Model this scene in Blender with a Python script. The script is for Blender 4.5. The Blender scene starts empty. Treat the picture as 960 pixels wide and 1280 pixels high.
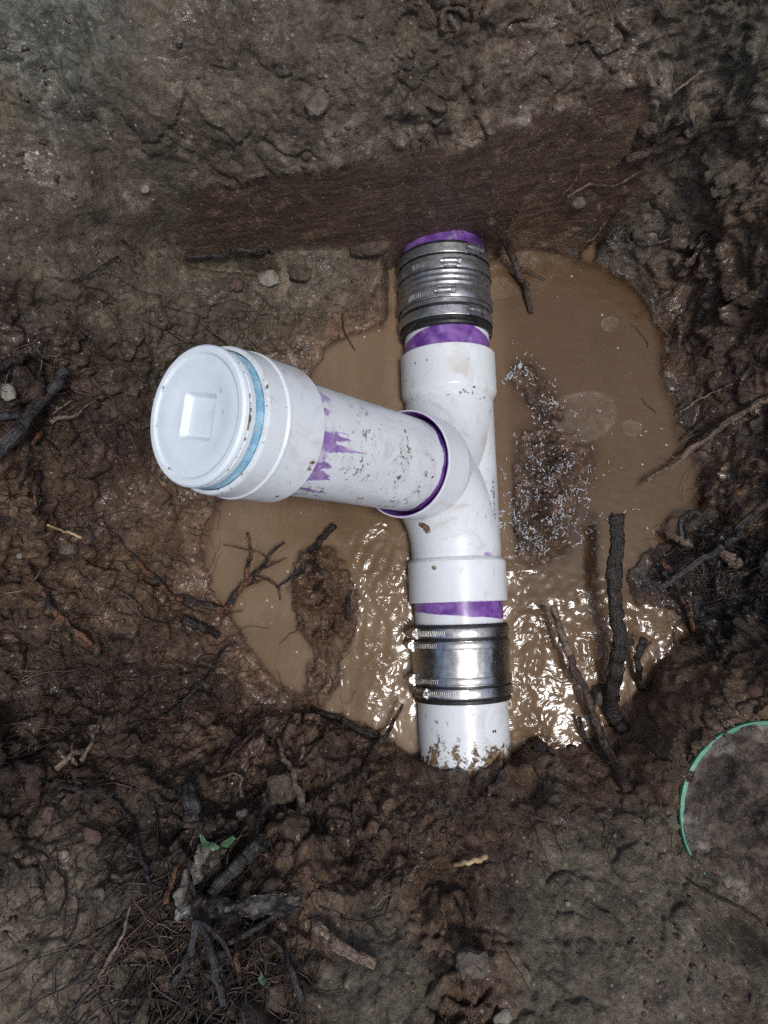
import bpy, math, random
import numpy as np
from mathutils import Vector, Matrix

# ------------------------------------------------------------------ camera, sky, sun, exposure
scene = bpy.context.scene
COL = scene.collection
CAM_H, TILT, FPX = 0.962, math.radians(7.0), 924.0
cam_data = bpy.data.cameras.new("camera")
cam_data.sensor_fit = 'VERTICAL'
cam_data.sensor_height = 36.0
cam_data.lens = FPX / 1280.0 * 36.0
cam_data.clip_start = 0.02
cam_data.clip_end = 200.0
cam = bpy.data.objects.new("camera", cam_data)
cam.location = (0, 0, CAM_H)
cam.rotation_euler = (TILT, 0, 0)
COL.objects.link(cam)
scene.camera = cam

SUN_DIR = Vector((0.205, -0.150, 1.0)).normalized()
world = bpy.data.worlds.new("World")
scene.world = world
world.use_nodes = True
wn = world.node_tree
for n in list(wn.nodes):
    wn.nodes.remove(n)
w_out = wn.nodes.new("ShaderNodeOutputWorld")
w_bg = wn.nodes.new("ShaderNodeBackground")
w_sky = wn.nodes.new("ShaderNodeTexSky")
w_sky.sky_type = 'NISHITA'
w_sky.sun_disc = False
w_sky.sun_elevation = math.asin(SUN_DIR.z)
w_sky.sun_rotation = math.atan2(SUN_DIR.x, SUN_DIR.y)
w_sky.air_density = 1.0
w_sky.dust_density = 4.0
w_bg.inputs["Strength"].default_value = 0.098
wn.links.new(w_sky.outputs[0], w_bg.inputs[0])
wn.links.new(w_bg.outputs[0], w_out.inputs[0])

sun_data = bpy.data.lights.new("sun", 'SUN')
sun_data.energy = 1.4
sun_data.angle = math.radians(10.0)
sun_data.color = (1.0, 1.0, 0.997)
sun = bpy.data.objects.new("sun", sun_data)
sun.rotation_euler = SUN_DIR.to_track_quat('Z', 'Y').to_euler()
sun.location = (0.3, -0.3, 3)
COL.objects.link(sun)

scene.view_settings.view_transform = 'Standard'
scene.view_settings.look = 'None'
scene.view_settings.exposure = 0.25
scene.view_settings.gamma = 1.0
scene.view_settings.use_curve_mapping = False
scene.render.engine = 'CYCLES'
scene.cycles.max_bounces = 5
scene.cycles.use_denoising = False
scene.cycles.sample_clamp_indirect = 1.5
scene.cycles.use_adaptive_sampling = True
scene.cycles.adaptive_threshold = 0.02
scene.cycles.transparent_max_bounces = 8
scene.cycles.caustics_reflective = False
scene.cycles.caustics_refractive = False

rng = np.random.default_rng(7)
random.seed(7)

# ------------------------------------------------------------------ view maths (photo pixels to places)
FWD = np.array([0, math.sin(TILT), -math.cos(TILT)])
UPV = np.array([0, math.cos(TILT), math.sin(TILT)])
CAMP = np.array([0, 0, CAM_H])

def ray(px, py):
    return FWD + (px - 480.0) / FPX * np.array([1.0, 0, 0]) + (640.0 - py) / FPX * UPV

def at(px, py, z):
    d = ray(px, py)
    return CAMP + d * ((z - CAM_H) / d[2])

# ------------------------------------------------------------------ noise
def _hash(ix, iy, seed):
    h = (ix.astype(np.int64) * 374761393 + iy.astype(np.int64) * 668265263 + seed * 1442695041) & 0xffffffff
    h = ((h ^ (h >> 13)) * 1274126177) & 0xffffffff
    h = ((h ^ (h >> 16)) * 2246822519) & 0xffffffff
    return ((h ^ (h >> 15)) & 0xffffff) / float(0xffffff)

_ga = np.random.default_rng(3).random((256, 256)) * 2 * np.pi
_GCX = np.cos(_ga).astype(np.float32).ravel(); _GCY = np.sin(_ga).astype(np.float32).ravel()

def perlin(x, y, seed=0):
    x = np.asarray(x, float); y = np.asarray(y, float)
    flx = np.floor(x); fly = np.floor(y)
    fx = (x - flx).astype(np.float32); fy = (y - fly).astype(np.float32)
    ix = flx.astype(np.int32) + seed * 37; iy = fly.astype(np.int32) + seed * 91
    u = fx * fx * fx * (fx * (fx * 6 - 15) + 10); v = fy * fy * fy * (fy * (fy * 6 - 15) + 10)
    r0 = (iy & 255) << 8; r1 = ((iy + 1) & 255) << 8; c0 = ix & 255; c1 = (ix + 1) & 255
    def g(k, ax, ay):
        return _GCX[k] * (fx - ax) + _GCY[k] * (fy - ay)
    return 1.5 * ((g(r0 | c0, 0, 0) * (1 - u) + g(r0 | c1, 1, 0) * u) * (1 - v) + (g(r1 | c0, 0, 1) * (1 - u) + g(r1 | c1, 1, 1) * u) * v)

def fbm(x, y, f, octv=4, seed=0, gain=0.5):
    s = 0; a = 1.0; t = 0
    for k in range(octv):
        s = s + a * perlin(x * f, y * f, seed + k * 17); t += a
        a *= gain; f *= 2.03
    return s / t

def worley(x, y, f, seed=0):
    x = x * f; y = y * f
    ix = np.floor(x).astype(np.int64); iy = np.floor(y).astype(np.int64)
    f1 = np.full(x.shape, 9.0); f2 = np.full(x.shape, 9.0); cid = np.zeros(x.shape)
    for dx in (-1, 0, 1):
        for dy in (-1, 0, 1):
            cx = ix + dx; cy = iy + dy
            px = cx + _hash(cx, cy, seed); py = cy + _hash(cx, cy, seed + 91)
            d = np.hypot(x - px, y - py)
            c = _hash(cx, cy, seed + 193)
            near = d < f1
            f2 = np.where(near, f1, np.minimum(f2, d))
            cid = np.where(near, c, cid)
            f1 = np.where(near, d, f1)
    return f1, f2, cid

_pm = np.random.default_rng(5).permutation(256).astype(np.int32)
_g3 = np.random.default_rng(6).normal(size=(256, 3)); _g3 /= np.linalg.norm(_g3, axis=1)[:, None]; _g3 = _g3.astype(np.float32)

def perlin3(x, y, z, seed=0):
    fl = [np.floor(v) for v in (x, y, z)]
    fx, fy, fz = [(v - f).astype(np.float32) for v, f in zip((x, y, z), fl)]
    ix, iy, iz = [f.astype(np.int32) for f in fl]
    ix = ix + seed * 29; iz = iz + seed * 7
    u, v, w = [t * t * t * (t * (t * 6 - 15) + 10) for t in (fx, fy, fz)]
    out = 0
    for ax in (0, 1):
        px = _pm[(ix + ax) & 255]; wx_ = u if ax else 1 - u
        for ay in (0, 1):
            pxy = _pm[(px + iy + ay) & 255]; wxy = wx_ * (v if ay else 1 - v)
            for az in (0, 1):
                g = _g3[_pm[(pxy + iz + az) & 255]]
                out = out + wxy * (w if az else 1 - w) * (g[..., 0] * (fx - ax) + g[..., 1] * (fy - ay) + g[..., 2] * (fz - az))
    return 1.5 * out

def fbm3(x, y, z, f, octv=4, seed=0, gain=0.5):
    s = 0; a = 1.0; t = 0
    for k in range(octv):
        s = s + a * perlin3(x * f, y * f, z * f, seed + k * 17); t += a
        a *= gain; f *= 2.03
    return s / t

def worley3(x, y, z, f, seed=0):
    x = x * f; y = y * f; z = z * f
    ix = np.floor(x).astype(np.int32); iy = np.floor(y).astype(np.int32); iz = np.floor(z).astype(np.int32)
    tab = np.random.default_rng(seed).random((256, 4)).astype(np.float32)
    x = x.astype(np.float32); y = y.astype(np.float32); z = z.astype(np.float32)
    f1 = np.full(x.shape, 9.0, np.float32); f2 = f1.copy(); cid = np.zeros(x.shape, np.float32)
    for dx in (-1, 0, 1):
        pa = _pm[(ix + dx) & 255]
        for dy in (-1, 0, 1):
            pb = _pm[(pa + iy + dy) & 255]
            for dz in (-1, 0, 1):
                t = tab[_pm[(pb + iz + dz) & 255]]
                d = np.sqrt((x - ix - dx - t[..., 0]) ** 2 + (y - iy - dy - t[..., 1]) ** 2 + (z - iz - dz - t[..., 2]) ** 2)
                near = d < f1
                f2 = np.where(near, f1, np.minimum(f2, d)); cid = np.where(near, t[..., 3], cid); f1 = np.where(near, d, f1)
    return f1, f2, cid

def sst(a, b, x):
    t = np.clip((x - a) / (b - a), 0, 1)
    return t * t * (3 - 2 * t)

# ------------------------------------------------------------------ material helpers
class NT:
    def __init__(self, name):
        self.m = bpy.data.materials.new(name)
        self.m.use_nodes = True
        self.t = self.m.node_tree
        for n in list(self.t.nodes):
            self.t.nodes.remove(n)
        self.out = self.t.nodes.new("ShaderNodeOutputMaterial")
        self._co = None
    def n(self, typ, ins=None, **props):
        nd = self.t.nodes.new(typ)
        for k, v in props.items():
            setattr(nd, k, v)
        for k, v in (ins or {}).items():
            self.set(nd.inputs[k], v)
        return nd
    def set(self, sock, v):
        if isinstance(v, bpy.types.NodeSocket):
            self.t.links.new(v, sock)
        elif isinstance(v, bpy.types.Node):
            self.t.links.new(v.outputs[0], sock)
        elif isinstance(v, tuple) and len(v) == 3 and sock.type == 'RGBA':
            sock.default_value = (*v, 1.0)
        else:
            sock.default_value = v
    def co(self):
        if self._co is None:
            self._co = self.n("ShaderNodeTexCoord").outputs["Object"]
        return self._co
    def noise(self, scale, detail=4.0, rough=0.55, dist=0.0, co=None):
        return self.n("ShaderNodeTexNoise", {"Vector": co or self.co(), "Scale": scale, "Detail": detail,
                                             "Roughness": rough, "Distortion": dist}).outputs["Fac"]
    def voro(self, scale, feature='F1', out="Distance", co=None, rand=1.0):
        return self.n("ShaderNodeTexVoronoi", {"Vector": co or self.co(), "Scale": scale, "Randomness": rand}, feature=feature).outputs[out]
    def ramp(self, fac, a, b, lo=0.0, hi=1.0):
        return self.n("ShaderNodeMapRange", {"Value": fac, "From Min": a, "From Max": b, "To Min": lo, "To Max": hi},
                      interpolation_type='SMOOTHSTEP').outputs[0]
    def math(self, op, a, b=0.0, clamp=False):
        nd = self.n("ShaderNodeMath", operation=op, use_clamp=clamp)
        self.set(nd.inputs[0], a); self.set(nd.inputs[1], b)
        return nd.outputs[0]
    def mix(self, fac, a, b, blend='MIX'):
        nd = self.n("ShaderNodeMix", data_type='RGBA', blend_type=blend)
        self.set(nd.inputs[0], fac); self.set(nd.inputs[6], a); self.set(nd.inputs[7], b)
        return nd.outputs[2]
    def attr(self, name):
        return self.n("ShaderNodeAttribute", attribute_name=name).outputs["Fac"]
    def mapping(self, scale):
        return self.n("ShaderNodeMapping", {"Vector": self.co(), "Scale": scale}).outputs[0]
    def bump(self, h, strength, dist, normal=None):
        ins = {"Height": h, "Strength": strength, "Distance": dist}
        if normal is not None:
            ins["Normal"] = normal
        return self.n("ShaderNodeBump", ins).outputs[0]
    def principled(self, **ins):
        p = self.n("ShaderNodeBsdfPrincipled", {k.replace("_", " "): v for k, v in ins.items()})
        self.t.links.new(p.outputs[0], self.out.inputs[0])
        return p

def mat_mud():
    T = NT("wet_mud")
    n1 = T.noise(7, 5, 0.6, 0.4); n2 = T.noise(42, 5, 0.65, 0.6); n3 = T.noise(210, 4, 0.7); n4 = T.noise(15, 5, 0.62, 0.5)
    brown = T.mix(T.ramp(n1, 0.36, 0.64), (0.049, 0.0290, 0.0160), (0.114, 0.0700, 0.0400))
    brown = T.mix(T.ramp(n4, 0.50, 0.64), brown, (0.152, 0.096, 0.056))
    brown = T.mix(T.ramp(n2, 0.54, 0.68, 0.0, 0.6), brown, (0.182, 0.124, 0.076))
    brown = T.mix(T.ramp(n2, 0.45, 0.34, 0.0, 0.75), brown, (0.022, 0.0128, 0.0088))
    dark = T.mix(T.attr("dark"), brown, T.mix(T.ramp(n2, 0.48, 0.64), (0.014, 0.0100, 0.0085), (0.060, 0.042, 0.032)))
    grey = T.mix(T.ramp(n4, 0.35, 0.65), (0.078, 0.063, 0.043), (0.142, 0.120, 0.084))
    grey = T.mix(T.ramp(n2, 0.54, 0.68, 0.0, 0.7), grey, (0.205, 0.178, 0.128))
    grey = T.mix(T.ramp(n2, 0.45, 0.34, 0.0, 0.7), grey, (0.045, 0.035, 0.027))
    c = T.mix(T.attr("grey"), dark, grey)
    moss = T.mix(T.ramp(n2, 0.4, 0.6), (0.060, 0.062, 0.043), (0.165, 0.172, 0.138))
    c = T.mix(T.attr("moss"), c, moss)
    st = T.noise(26, 5, 0.68, 0.5, co=T.mapping((0.5, 1.0, 6.0)))
    slab = T.mix(T.ramp(st, 0.38, 0.66), (0.066, 0.040, 0.0245), (0.142, 0.091, 0.056))
    slab = T.mix(T.ramp(n2, 0.58, 0.68, 0.0, 0.8), slab, (0.22, 0.146, 0.090))
    c = T.mix(T.attr("slab"), c, slab)
    clay = T.mix(T.ramp(n2, 0.4, 0.62), (0.10, 0.072, 0.050), (0.27, 0.220, 0.165))
    c = T.mix(T.attr("pale"), c, clay)
    shore = T.mix(T.ramp(n2, 0.38, 0.62), (0.120, 0.068, 0.042), (0.235, 0.148, 0.095))
    c = T.mix(T.attr("shore"), c, shore)
    c = T.mix(T.ramp(n3, 0.34, 0.66, 0.0, 1.0), T.mix(1.0, c, (0.66, 0.64, 0.63), 'MULTIPLY'), T.mix(1.0, c, (1.22, 1.21, 1.20), 'MULTIPLY'))
    vn = T.n("ShaderNodeTexVoronoi", {"Vector": T.co(), "Scale": 230.0})
    sep = T.n("ShaderNodeSeparateColor", {"Color": vn.outputs["Color"]}).outputs[0]
    grit = T.math('MULTIPLY', T.ramp(sep, 0.962, 0.970), T.ramp(vn.outputs["Distance"], 0.40, 0.25))
    c = T.mix(grit, c, (0.30, 0.25, 0.20))
    rough = T.ramp(n4, 0.35, 0.65, 0.36, 0.75)
    rough = T.mix(T.attr("wet"), rough, T.ramp(n2, 0.35, 0.65, 0.22, 0.50))
    h = T.math('ADD', T.noise(75, 7, 0.72, 0.5), T.math('MULTIPLY', n3, 0.28))
    nrm = T.bump(h, 1.0, 0.0065)
    cn = T.bump(T.noise(55, 4, 0.55, 0.4), 1.0, 0.0050)
    cw = T.math('MULTIPLY', T.attr("wet"), T.ramp(T.noise(20, 4, 0.6, 0.4), 0.40, 0.60))
    T.principled(Base_Color=c, Roughness=rough, Normal=nrm, Coat_Weight=cw, Coat_Roughness=0.16, Coat_Normal=cn, Coat_IOR=1.4)
    return T.m

def mat_water():
    T = NT("muddy_water")
    n = T.noise(6, 4, 0.5, 0.6)
    c = T.mix(T.ramp(n, 0.35, 0.65), (0.162, 0.103, 0.057), (0.222, 0.149, 0.088))
    c = T.mix(T.ramp(T.noise(14, 5, 0.6, 1.5, co=T.mapping((1.0, 0.45, 1.0))), 0.48, 0.70, 0.0, 0.6), c, (0.250, 0.175, 0.110))
    c = T.mix(T.attr("clear"), c, (0.092, 0.053, 0.027))
    vn = T.n("ShaderNodeTexVoronoi", {"Vector": T.co(), "Scale": 150.0})
    sc = T.n("ShaderNodeSeparateColor", {"Color": vn.outputs["Color"]}).outputs[0]
    fleck = T.math('MULTIPLY', T.ramp(sc, 0.982, 0.988), T.ramp(vn.outputs["Distance"], 0.26, 0.16))
    c = T.mix(fleck, c, (0.55, 0.50, 0.44))
    rip = T.attr("ripple")
    warp = T.n("ShaderNodeVectorMath", {0: T.co(), 1: T.n("ShaderNodeVectorMath", {0: T.n("ShaderNodeTexNoise", {"Vector": T.co(), "Scale": 26.0, "Detail": 2.0}).outputs["Color"], 3: 0.055}, operation='SCALE').outputs[0]}, operation='ADD').outputs[0]
    h = T.math('ADD', T.noise(38, 2, 0.45, 0.3, co=warp), T.math('MULTIPLY', T.noise(150, 1, 0.5, 0.3, co=warp), 0.10))
    h = T.math('MULTIPLY', h, rip)
    nrm = T.bump(h, 1.0, 0.0054)
    dif = T.n("ShaderNodeBsdfDiffuse", {"Color": c})
    tra = T.n("ShaderNodeBsdfTransparent", {"Color": (0.62, 0.45, 0.32)})
    body = T.n("ShaderNodeMixShader", {0: T.attr("murk")})
    T.t.links.new(tra.outputs[0], body.inputs[1]); T.t.links.new(dif.outputs[0], body.inputs[2])
    glo = T.n("ShaderNodeBsdfGlossy", {"Color": (1, 1, 1), "Roughness": 0.10, "Normal": nrm})
    fre = T.n("ShaderNodeFresnel", {"IOR": 1.34, "Normal": nrm})
    mx = T.n("ShaderNodeMixShader", {0: fre.outputs[0]})
    T.t.links.new(body.outputs[0], mx.inputs[1]); T.t.links.new(glo.outputs[0], mx.inputs[2])
    T.t.links.new(mx.outputs[0], T.out.inputs[0])
    return T.m

def mat_pvc(name, base=(0.74, 0.785, 0.81), speck=1.0, rg=(0.22, 0.36)):
    T = NT(name)
    c = T.mix(T.ramp(T.noise(14, 4), 0.35, 0.7), base, tuple(v * 0.93 for v in base))
    # muddy film smears
    film = T.math('MULTIPLY', T.ramp(T.noise(22, 8, 0.7, 1.2), 0.50, 0.70), 0.42 * speck)
    c = T.mix(film, c, (0.42, 0.33, 0.23))
    pr = T.attr("primer"); pn = T.noise(90, 5, 0.6)
    cut = T.math('ADD', pr, T.math('MULTIPLY', T.math('SUBTRACT', pn, 0.5), 0.55))
    pm = T.ramp(cut, 0.40, 0.66)
    pcol = T.mix(T.ramp(T.noise(60, 5), 0.35, 0.65), (0.115, 0.036, 0.230), (0.240, 0.115, 0.390))
    pcol = T.mix(T.ramp(pr, 0.95, 0.60), pcol, T.mix(T.ramp(T.noise(70, 5, 0.65), 0.38, 0.62), (0.30, 0.17, 0.44), (0.52, 0.42, 0.62)))
    c = T.mix(T.math('MULTIPLY', pm, T.ramp(T.noise(45, 4), 0.25, 0.45, 0.72, 1.0)), c, pcol)
    # dirt from attribute
    dn = T.noise(150, 6, 0.7, 0.5)
    dc = T.math('ADD', T.attr("dirt"), T.math('MULTIPLY', T.math('SUBTRACT', dn, 0.5), 1.1))
    dm = T.ramp(dc, 0.50, 0.60)
    dcol = T.mix(T.ramp(T.noise(260, 3), 0.4, 0.6), (0.065, 0.040, 0.026), (0.235, 0.150, 0.080))
    c = T.mix(dm, c, dcol)
    # separate specks
    vd = T.voro(115); vs = T.n("ShaderNodeSeparateColor", {"Color": T.voro(115, 'F1', "Color")}).outputs[1]
    sp = T.math('MULTIPLY', T.ramp(vs, 0.90, 0.91), T.ramp(T.math('ADD', vd, T.math('MULTIPLY', T.noise(400, 3), 0.35)), 0.42, 0.34))
    sp = T.math('MULTIPLY', sp, T.ramp(T.noise(16, 3), 0.50, 0.60))
    c = T.mix(T.math('MULTIPLY', sp, speck), c, (0.06, 0.042, 0.032))
    scr = T.noise(70, 3, 0.5, 0.2, co=T.mapping((1.0, 0.12, 1.0)))
    c = T.mix(T.ramp(scr, 0.70, 0.74, 0.0, 0.35), c, (0.33, 0.27, 0.22))
    ink = T.attr("ink")
    c = T.mix(ink, c, (0.04, 0.05, 0.16))
    r = T.mix(dm, T.ramp(T.noise(40, 3), 0.3, 0.7, rg[0], rg[1]), (0.8, 0.8, 0.8))
    nrm = T.bump(T.math('ADD', T.math('MULTIPLY', dm, 0.5), T.math('MULTIPLY', T.noise(55, 4), 0.25)), 0.5, 0.0016)
    T.principled(Base_Color=c, Roughness=r, Normal=nrm, IOR=1.5)
    return T.m

def mat_simple(name, c1, c2, scale=60, rough=(0.4, 0.7), bump=0.4, bdist=0.002, metallic=0.0, c3=None, stretch=None, c3at=0.6):
    T = NT(name)
    co = T.mapping(stretch) if stretch else T.co()
    n = T.noise(scale, 6, 0.6, 0.3, co=co)
    c = T.mix(T.ramp(n, 0.35, 0.65), c1, c2)
    if c3:
        c = T.mix(T.ramp(T.noise(scale * 0.45, 5, 0.6, 0.5), c3at, c3at + 0.06), c, c3)
    r = T.ramp(T.noise(scale * 0.8, 3), 0.3, 0.7, rough[0], rough[1])
    nrm = T.bump(T.noise(scale * 2.2, 6, 0.65, 0.2, co=co), bump, bdist)
    T.principled(Base_Color=c, Roughness=r, Normal=nrm, Metallic=metallic)
    return T.m

def mat_wood(name, c1, c2, patch, at_, mud=0.55, rough=(0.3, 0.6)):
    """fibrous root or stick: colour runs along the fibre, patches of bark, mud smeared on in places"""
    T = NT(name)
    fv = T.n("ShaderNodeAttribute", attribute_name="fibre").outputs["Vector"]
    f = T.noise(300, 5, 0.65, 0.4, co=fv)
    c = T.mix(T.ramp(f, 0.34, 0.66), c1, c2)
    c = T.mix(T.ramp(T.noise(55, 5, 0.65, 0.6), at_, at_ + 0.05), c, patch)
    m = T.ramp(T.noise(38, 6, 0.7, 0.6), mud, mud + 0.06)
    c = T.mix(m, c, T.mix(T.ramp(T.noise(190, 3), 0.4, 0.6), (0.030, 0.019, 0.013), (0.082, 0.054, 0.038)))
    c = T.mix(T.ramp(T.noise(240, 4, 0.7), 0.36, 0.62), T.mix(1.0, c, (0.5, 0.5, 0.5), 'MULTIPLY'), T.mix(1.0, c, (1.25, 1.25, 1.25), 'MULTIPLY'))
    r = T.mix(m, T.ramp(f, 0.3, 0.7, rough[0], rough[1]), (0.7, 0.7, 0.7))
    h = T.math('ADD', f, T.math('MULTIPLY', T.noise(130, 5, 0.65), 0.8))
    T.principled(Base_Color=c, Roughness=r, Normal=T.bump(h, 1.0, 0.0035))
    return T.m

def mat_caked():
    """mud on the lid: a thin pale dried skin near the rim, thick brown mud in the middle"""
    T = NT("caked_mud")
    n = T.noise(34, 6, 0.65, 0.4)
    brown = T.mix(T.ramp(n, 0.38, 0.62), (0.040, 0.029, 0.022), (0.125, 0.095, 0.072))
    skin = T.mix(T.ramp(T.noise(48, 5, 0.65), 0.36, 0.62), (0.17, 0.142, 0.112), (0.38, 0.335, 0.275))
    c = T.mix(T.attr("edge"), brown, skin)
    c = T.mix(T.ramp(T.noise(200, 4, 0.7), 0.35, 0.6), T.mix(1.0, c, (0.6, 0.6, 0.6), 'MULTIPLY'), c)
    T.principled(Base_Color=c, Roughness=T.ramp(n, 0.3, 0.7, 0.35, 0.75), Normal=T.bump(T.noise(70, 6, 0.7), 1.0, 0.008))
    return T.m

def mat_steel(name, mud, base, met=1.0, r0=0.20, r1=0.38):
    T = NT(name)
    n = T.noise(55, 6, 0.65, 0.6)
    m = T.ramp(n, mud, mud + 0.09)
    v = T.noise(170, 4, 0.6)
    c = T.mix(T.ramp(v, 0.3, 0.7), base, tuple(x * 0.72 for x in base))
    c = T.mix(m, c, (0.085, 0.06, 0.042))
    r = T.mix(m, T.ramp(T.noise(30, 4), 0.3, 0.7, r0, r1), (0.75, 0.75, 0.75))
    T.principled(Base_Color=c, Roughness=r, Metallic=T.math('MULTIPLY', T.math('SUBTRACT', 1.0, m), met), Normal=T.bump(T.noise(90, 5), 0.35, 0.0012))
    return T.m

def mat_film():
    T = NT("clear_plastic_film")
    c = T.mix(T.ramp(T.noise(40, 5), 0.4, 0.65), (0.30, 0.285, 0.25), (0.07, 0.055, 0.042))
    p = T.n("ShaderNodeBsdfPrincipled", {"Base Color": c, "Roughness": 0.10, "Normal": T.bump(T.noise(45, 3, 0.5, 1.2), 1.0, 0.008)})
    tr = T.n("ShaderNodeBsdfTransparent", {"Color": (0.85, 0.85, 0.83)})
    mx = T.n("ShaderNodeMixShader", {0: T.ramp(T.noise(25, 3), 0.3, 0.7, 0.38, 0.78)})
    T.t.links.new(tr.outputs[0], mx.inputs[1]); T.t.links.new(p.outputs[0], mx.inputs[2])
    T.t.links.new(mx.outputs[0], T.out.inputs[0])
    return T.m

def mat_foam():
    T = NT("scum_film")
    d = T.n("ShaderNodeBsdfDiffuse", {"Color": (0.42, 0.36, 0.30)})
    tr = T.n("ShaderNodeBsdfTransparent")
    f = T.math('MULTIPLY', T.attr("film"), T.ramp(T.noise(55, 6, 0.7, 0.8), 0.35, 0.7, 0.10, 0.42))
    mx = T.n("ShaderNodeMixShader", {0: f})
    T.t.links.new(tr.outputs[0], mx.inputs[1]); T.t.links.new(d.outputs[0], mx.inputs[2])
    T.t.links.new(mx.outputs[0], T.out.inputs[0])
    return T.m

M = dict(
    mud=mat_mud(), water=mat_water(),
    pvc=mat_pvc("white_pvc"), pvc_cap=mat_pvc("white_pvc_plug", (0.77, 0.845, 0.885), 0.35, (0.42, 0.55)),
    tape=mat_simple("blue_thread_tape", (0.20, 0.43, 0.60), (0.40, 0.60, 0.71), 70, (0.4, 0.6), 0.8, 0.003, c3=(0.40, 0.42, 0.40), c3at=0.60),
    rubber=mat_simple("black_rubber", (0.010, 0.010, 0.011), (0.022, 0.021, 0.021), 80, (0.3, 0.55), 0.3, 0.001, c3=(0.06, 0.045, 0.035), c3at=0.62),
    steel=mat_steel("bright_stainless_steel", 0.64, (0.62, 0.62, 0.60)),
    dull=mat_steel("dull_stainless_steel", 0.62, (0.47, 0.48, 0.49), 0.88, 0.24, 0.42),
    bark=mat_wood("wet_black_bark", (0.0075, 0.0060, 0.0055), (0.026, 0.018, 0.014), (0.060, 0.032, 0.020), 0.60, 0.60, (0.16, 0.5)),
    brown=mat_wood("brown_root", (0.036, 0.023, 0.017), (0.098, 0.064, 0.046), (0.020, 0.014, 0.012), 0.54, 0.56),
    pale=mat_wood("pale_stripped_wood", (0.095, 0.063, 0.044), (0.245, 0.180, 0.130), (0.040, 0.027, 0.020), 0.55, 0.57),
    red=mat_wood("red_peeled_root", (0.060, 0.025, 0.015), (0.205, 0.085, 0.042), (0.016, 0.011, 0.009), 0.47, 0.55, (0.22, 0.5)),
    greyw=mat_wood("grey_weathered_root", (0.018, 0.0165, 0.0165), (0.058, 0.054, 0.054), (0.012, 0.010, 0.0095), 0.52, 0.58, (0.16, 0.45)),
    straw=mat_simple("dry_straw", (0.33, 0.24, 0.12), (0.48, 0.36, 0.20), 80, (0.45, 0.7), 0.3, 0.001),
    stone=mat_simple("grey_stone", (0.075, 0.065, 0.055), (0.145, 0.128, 0.108), 60, (0.4, 0.8), 0.9, 0.005, c3=(0.040, 0.028, 0.021), c3at=0.50),
    stone_w=mat_simple("pale_stone", (0.16, 0.142, 0.115), (0.33, 0.30, 0.25), 60, (0.5, 0.8), 0.9, 0.005, c3=(0.055, 0.040, 0.030), c3at=0.52),
    stone_r=mat_simple("red_brown_stone", (0.060, 0.032, 0.024), (0.115, 0.070, 0.054), 60, (0.25, 0.6), 0.9, 0.005, c3=(0.030, 0.019, 0.015), c3at=0.50),
    clod=mat_simple("clay_clod", (0.070, 0.048, 0.034), (0.150, 0.110, 0.080), 60, (0.5, 0.8), 1.0, 0.010, c3=(0.034, 0.023, 0.017), c3at=0.50),
    leaf=mat_simple("green_leaf", (0.045, 0.10, 0.050), (0.11, 0.20, 0.10), 90, (0.3, 0.5), 0.4, 0.001),
    lidgreen=mat_simple("green_plastic", (0.018, 0.165, 0.095), (0.034, 0.225, 0.138), 50, (0.35, 0.55), 0.4, 0.002, c3=(0.075, 0.075, 0.052), c3at=0.64),
    caked=mat_caked(),
    clay_g=mat_simple("grey_clay", (0.075, 0.058, 0.045), (0.215, 0.180, 0.142), 34, (0.4, 0.8), 1.0, 0.010, c3=(0.034, 0.025, 0.020), c3at=0.53),
    fray=mat_simple("shaving_white", (0.30, 0.32, 0.35), (0.62, 0.65, 0.69), 50, (0.3, 0.5), 0.1, 0.001),
    crumb=mat_simple("mud_crumb", (0.022, 0.014, 0.010), (0.080, 0.054, 0.038), 30, (0.35, 0.7), 0.8, 0.004),
    hair=mat_simple("fine_root", (0.012, 0.009, 0.008), (0.045, 0.030, 0.022), 12, (0.3, 0.6), 0.2, 0.001),
    hairred=mat_simple("fine_red_root", (0.07, 0.035, 0.022), (0.15, 0.095, 0.062), 12, (0.4, 0.6), 0.2, 0.001),
    film=mat_film(), foam=mat_foam(),
)

# ------------------------------------------------------------------ object helpers
def np_mesh(name, V, F, attrs=None, smooth=True, sharp=None):
    """V (n,3); F (m,4) or (m,3) index array, or list of polygons"""
    me = bpy.data.meshes.new(name)
    if isinstance(F, np.ndarray):
        k = F.shape[1]
        me.vertices.add(len(V)); me.vertices.foreach_set("co", np.asarray(V, np.float32).ravel())
        me.loops.add(F.size); me.loops.foreach_set("vertex_index", F.astype(np.int32).ravel())
        me.polygons.add(len(F)); me.polygons.foreach_set("loop_start", np.arange(0, F.size, k, dtype=np.int32))
        me.update(calc_edges=True)
    else:
        me.from_pydata([tuple(map(float, v)) for v in V], [], [tuple(map(int, f)) for f in F])
    me.polygons.foreach_set("use_smooth", np.full(len(me.polygons), smooth))
    for k, a in (attrs or {}).items():
        a = np.asarray(a, np.float32)
        if a.size == 3 * len(V):
            me.attributes.new(k, 'FLOAT_VECTOR', 'POINT').data.foreach_set("vector", a.ravel())
        else:
            me.attributes.new(k, 'FLOAT', 'POINT').data.foreach_set("value", a.ravel())
    if sharp is not None:
        me.set_sharp_from_angle(angle=math.radians(sharp))
    return me

def link(name, me, mat, parent=None, loc=(0, 0, 0)):
    o = bpy.data.objects.new(name, me)
    COL.objects.link(o)
    if me is not None and mat is not None and len(me.materials) == 0:
        me.materials.append(mat)
    o.location = loc
    if parent is not None:
        o.parent = parent
    return o

def tag(o, label=None, cat=None, group=None, kind=None):
    if label: o["label"] = label
    if cat: o["category"] = cat
    if group: o["group"] = group
    if kind: o["kind"] = kind
    return o

def empty(name, loc):
    o = bpy.data.objects.new(name, None)
    o.empty_display_size = 0.02
    COL.objects.link(o)
    o.location = loc
    return o

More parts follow.
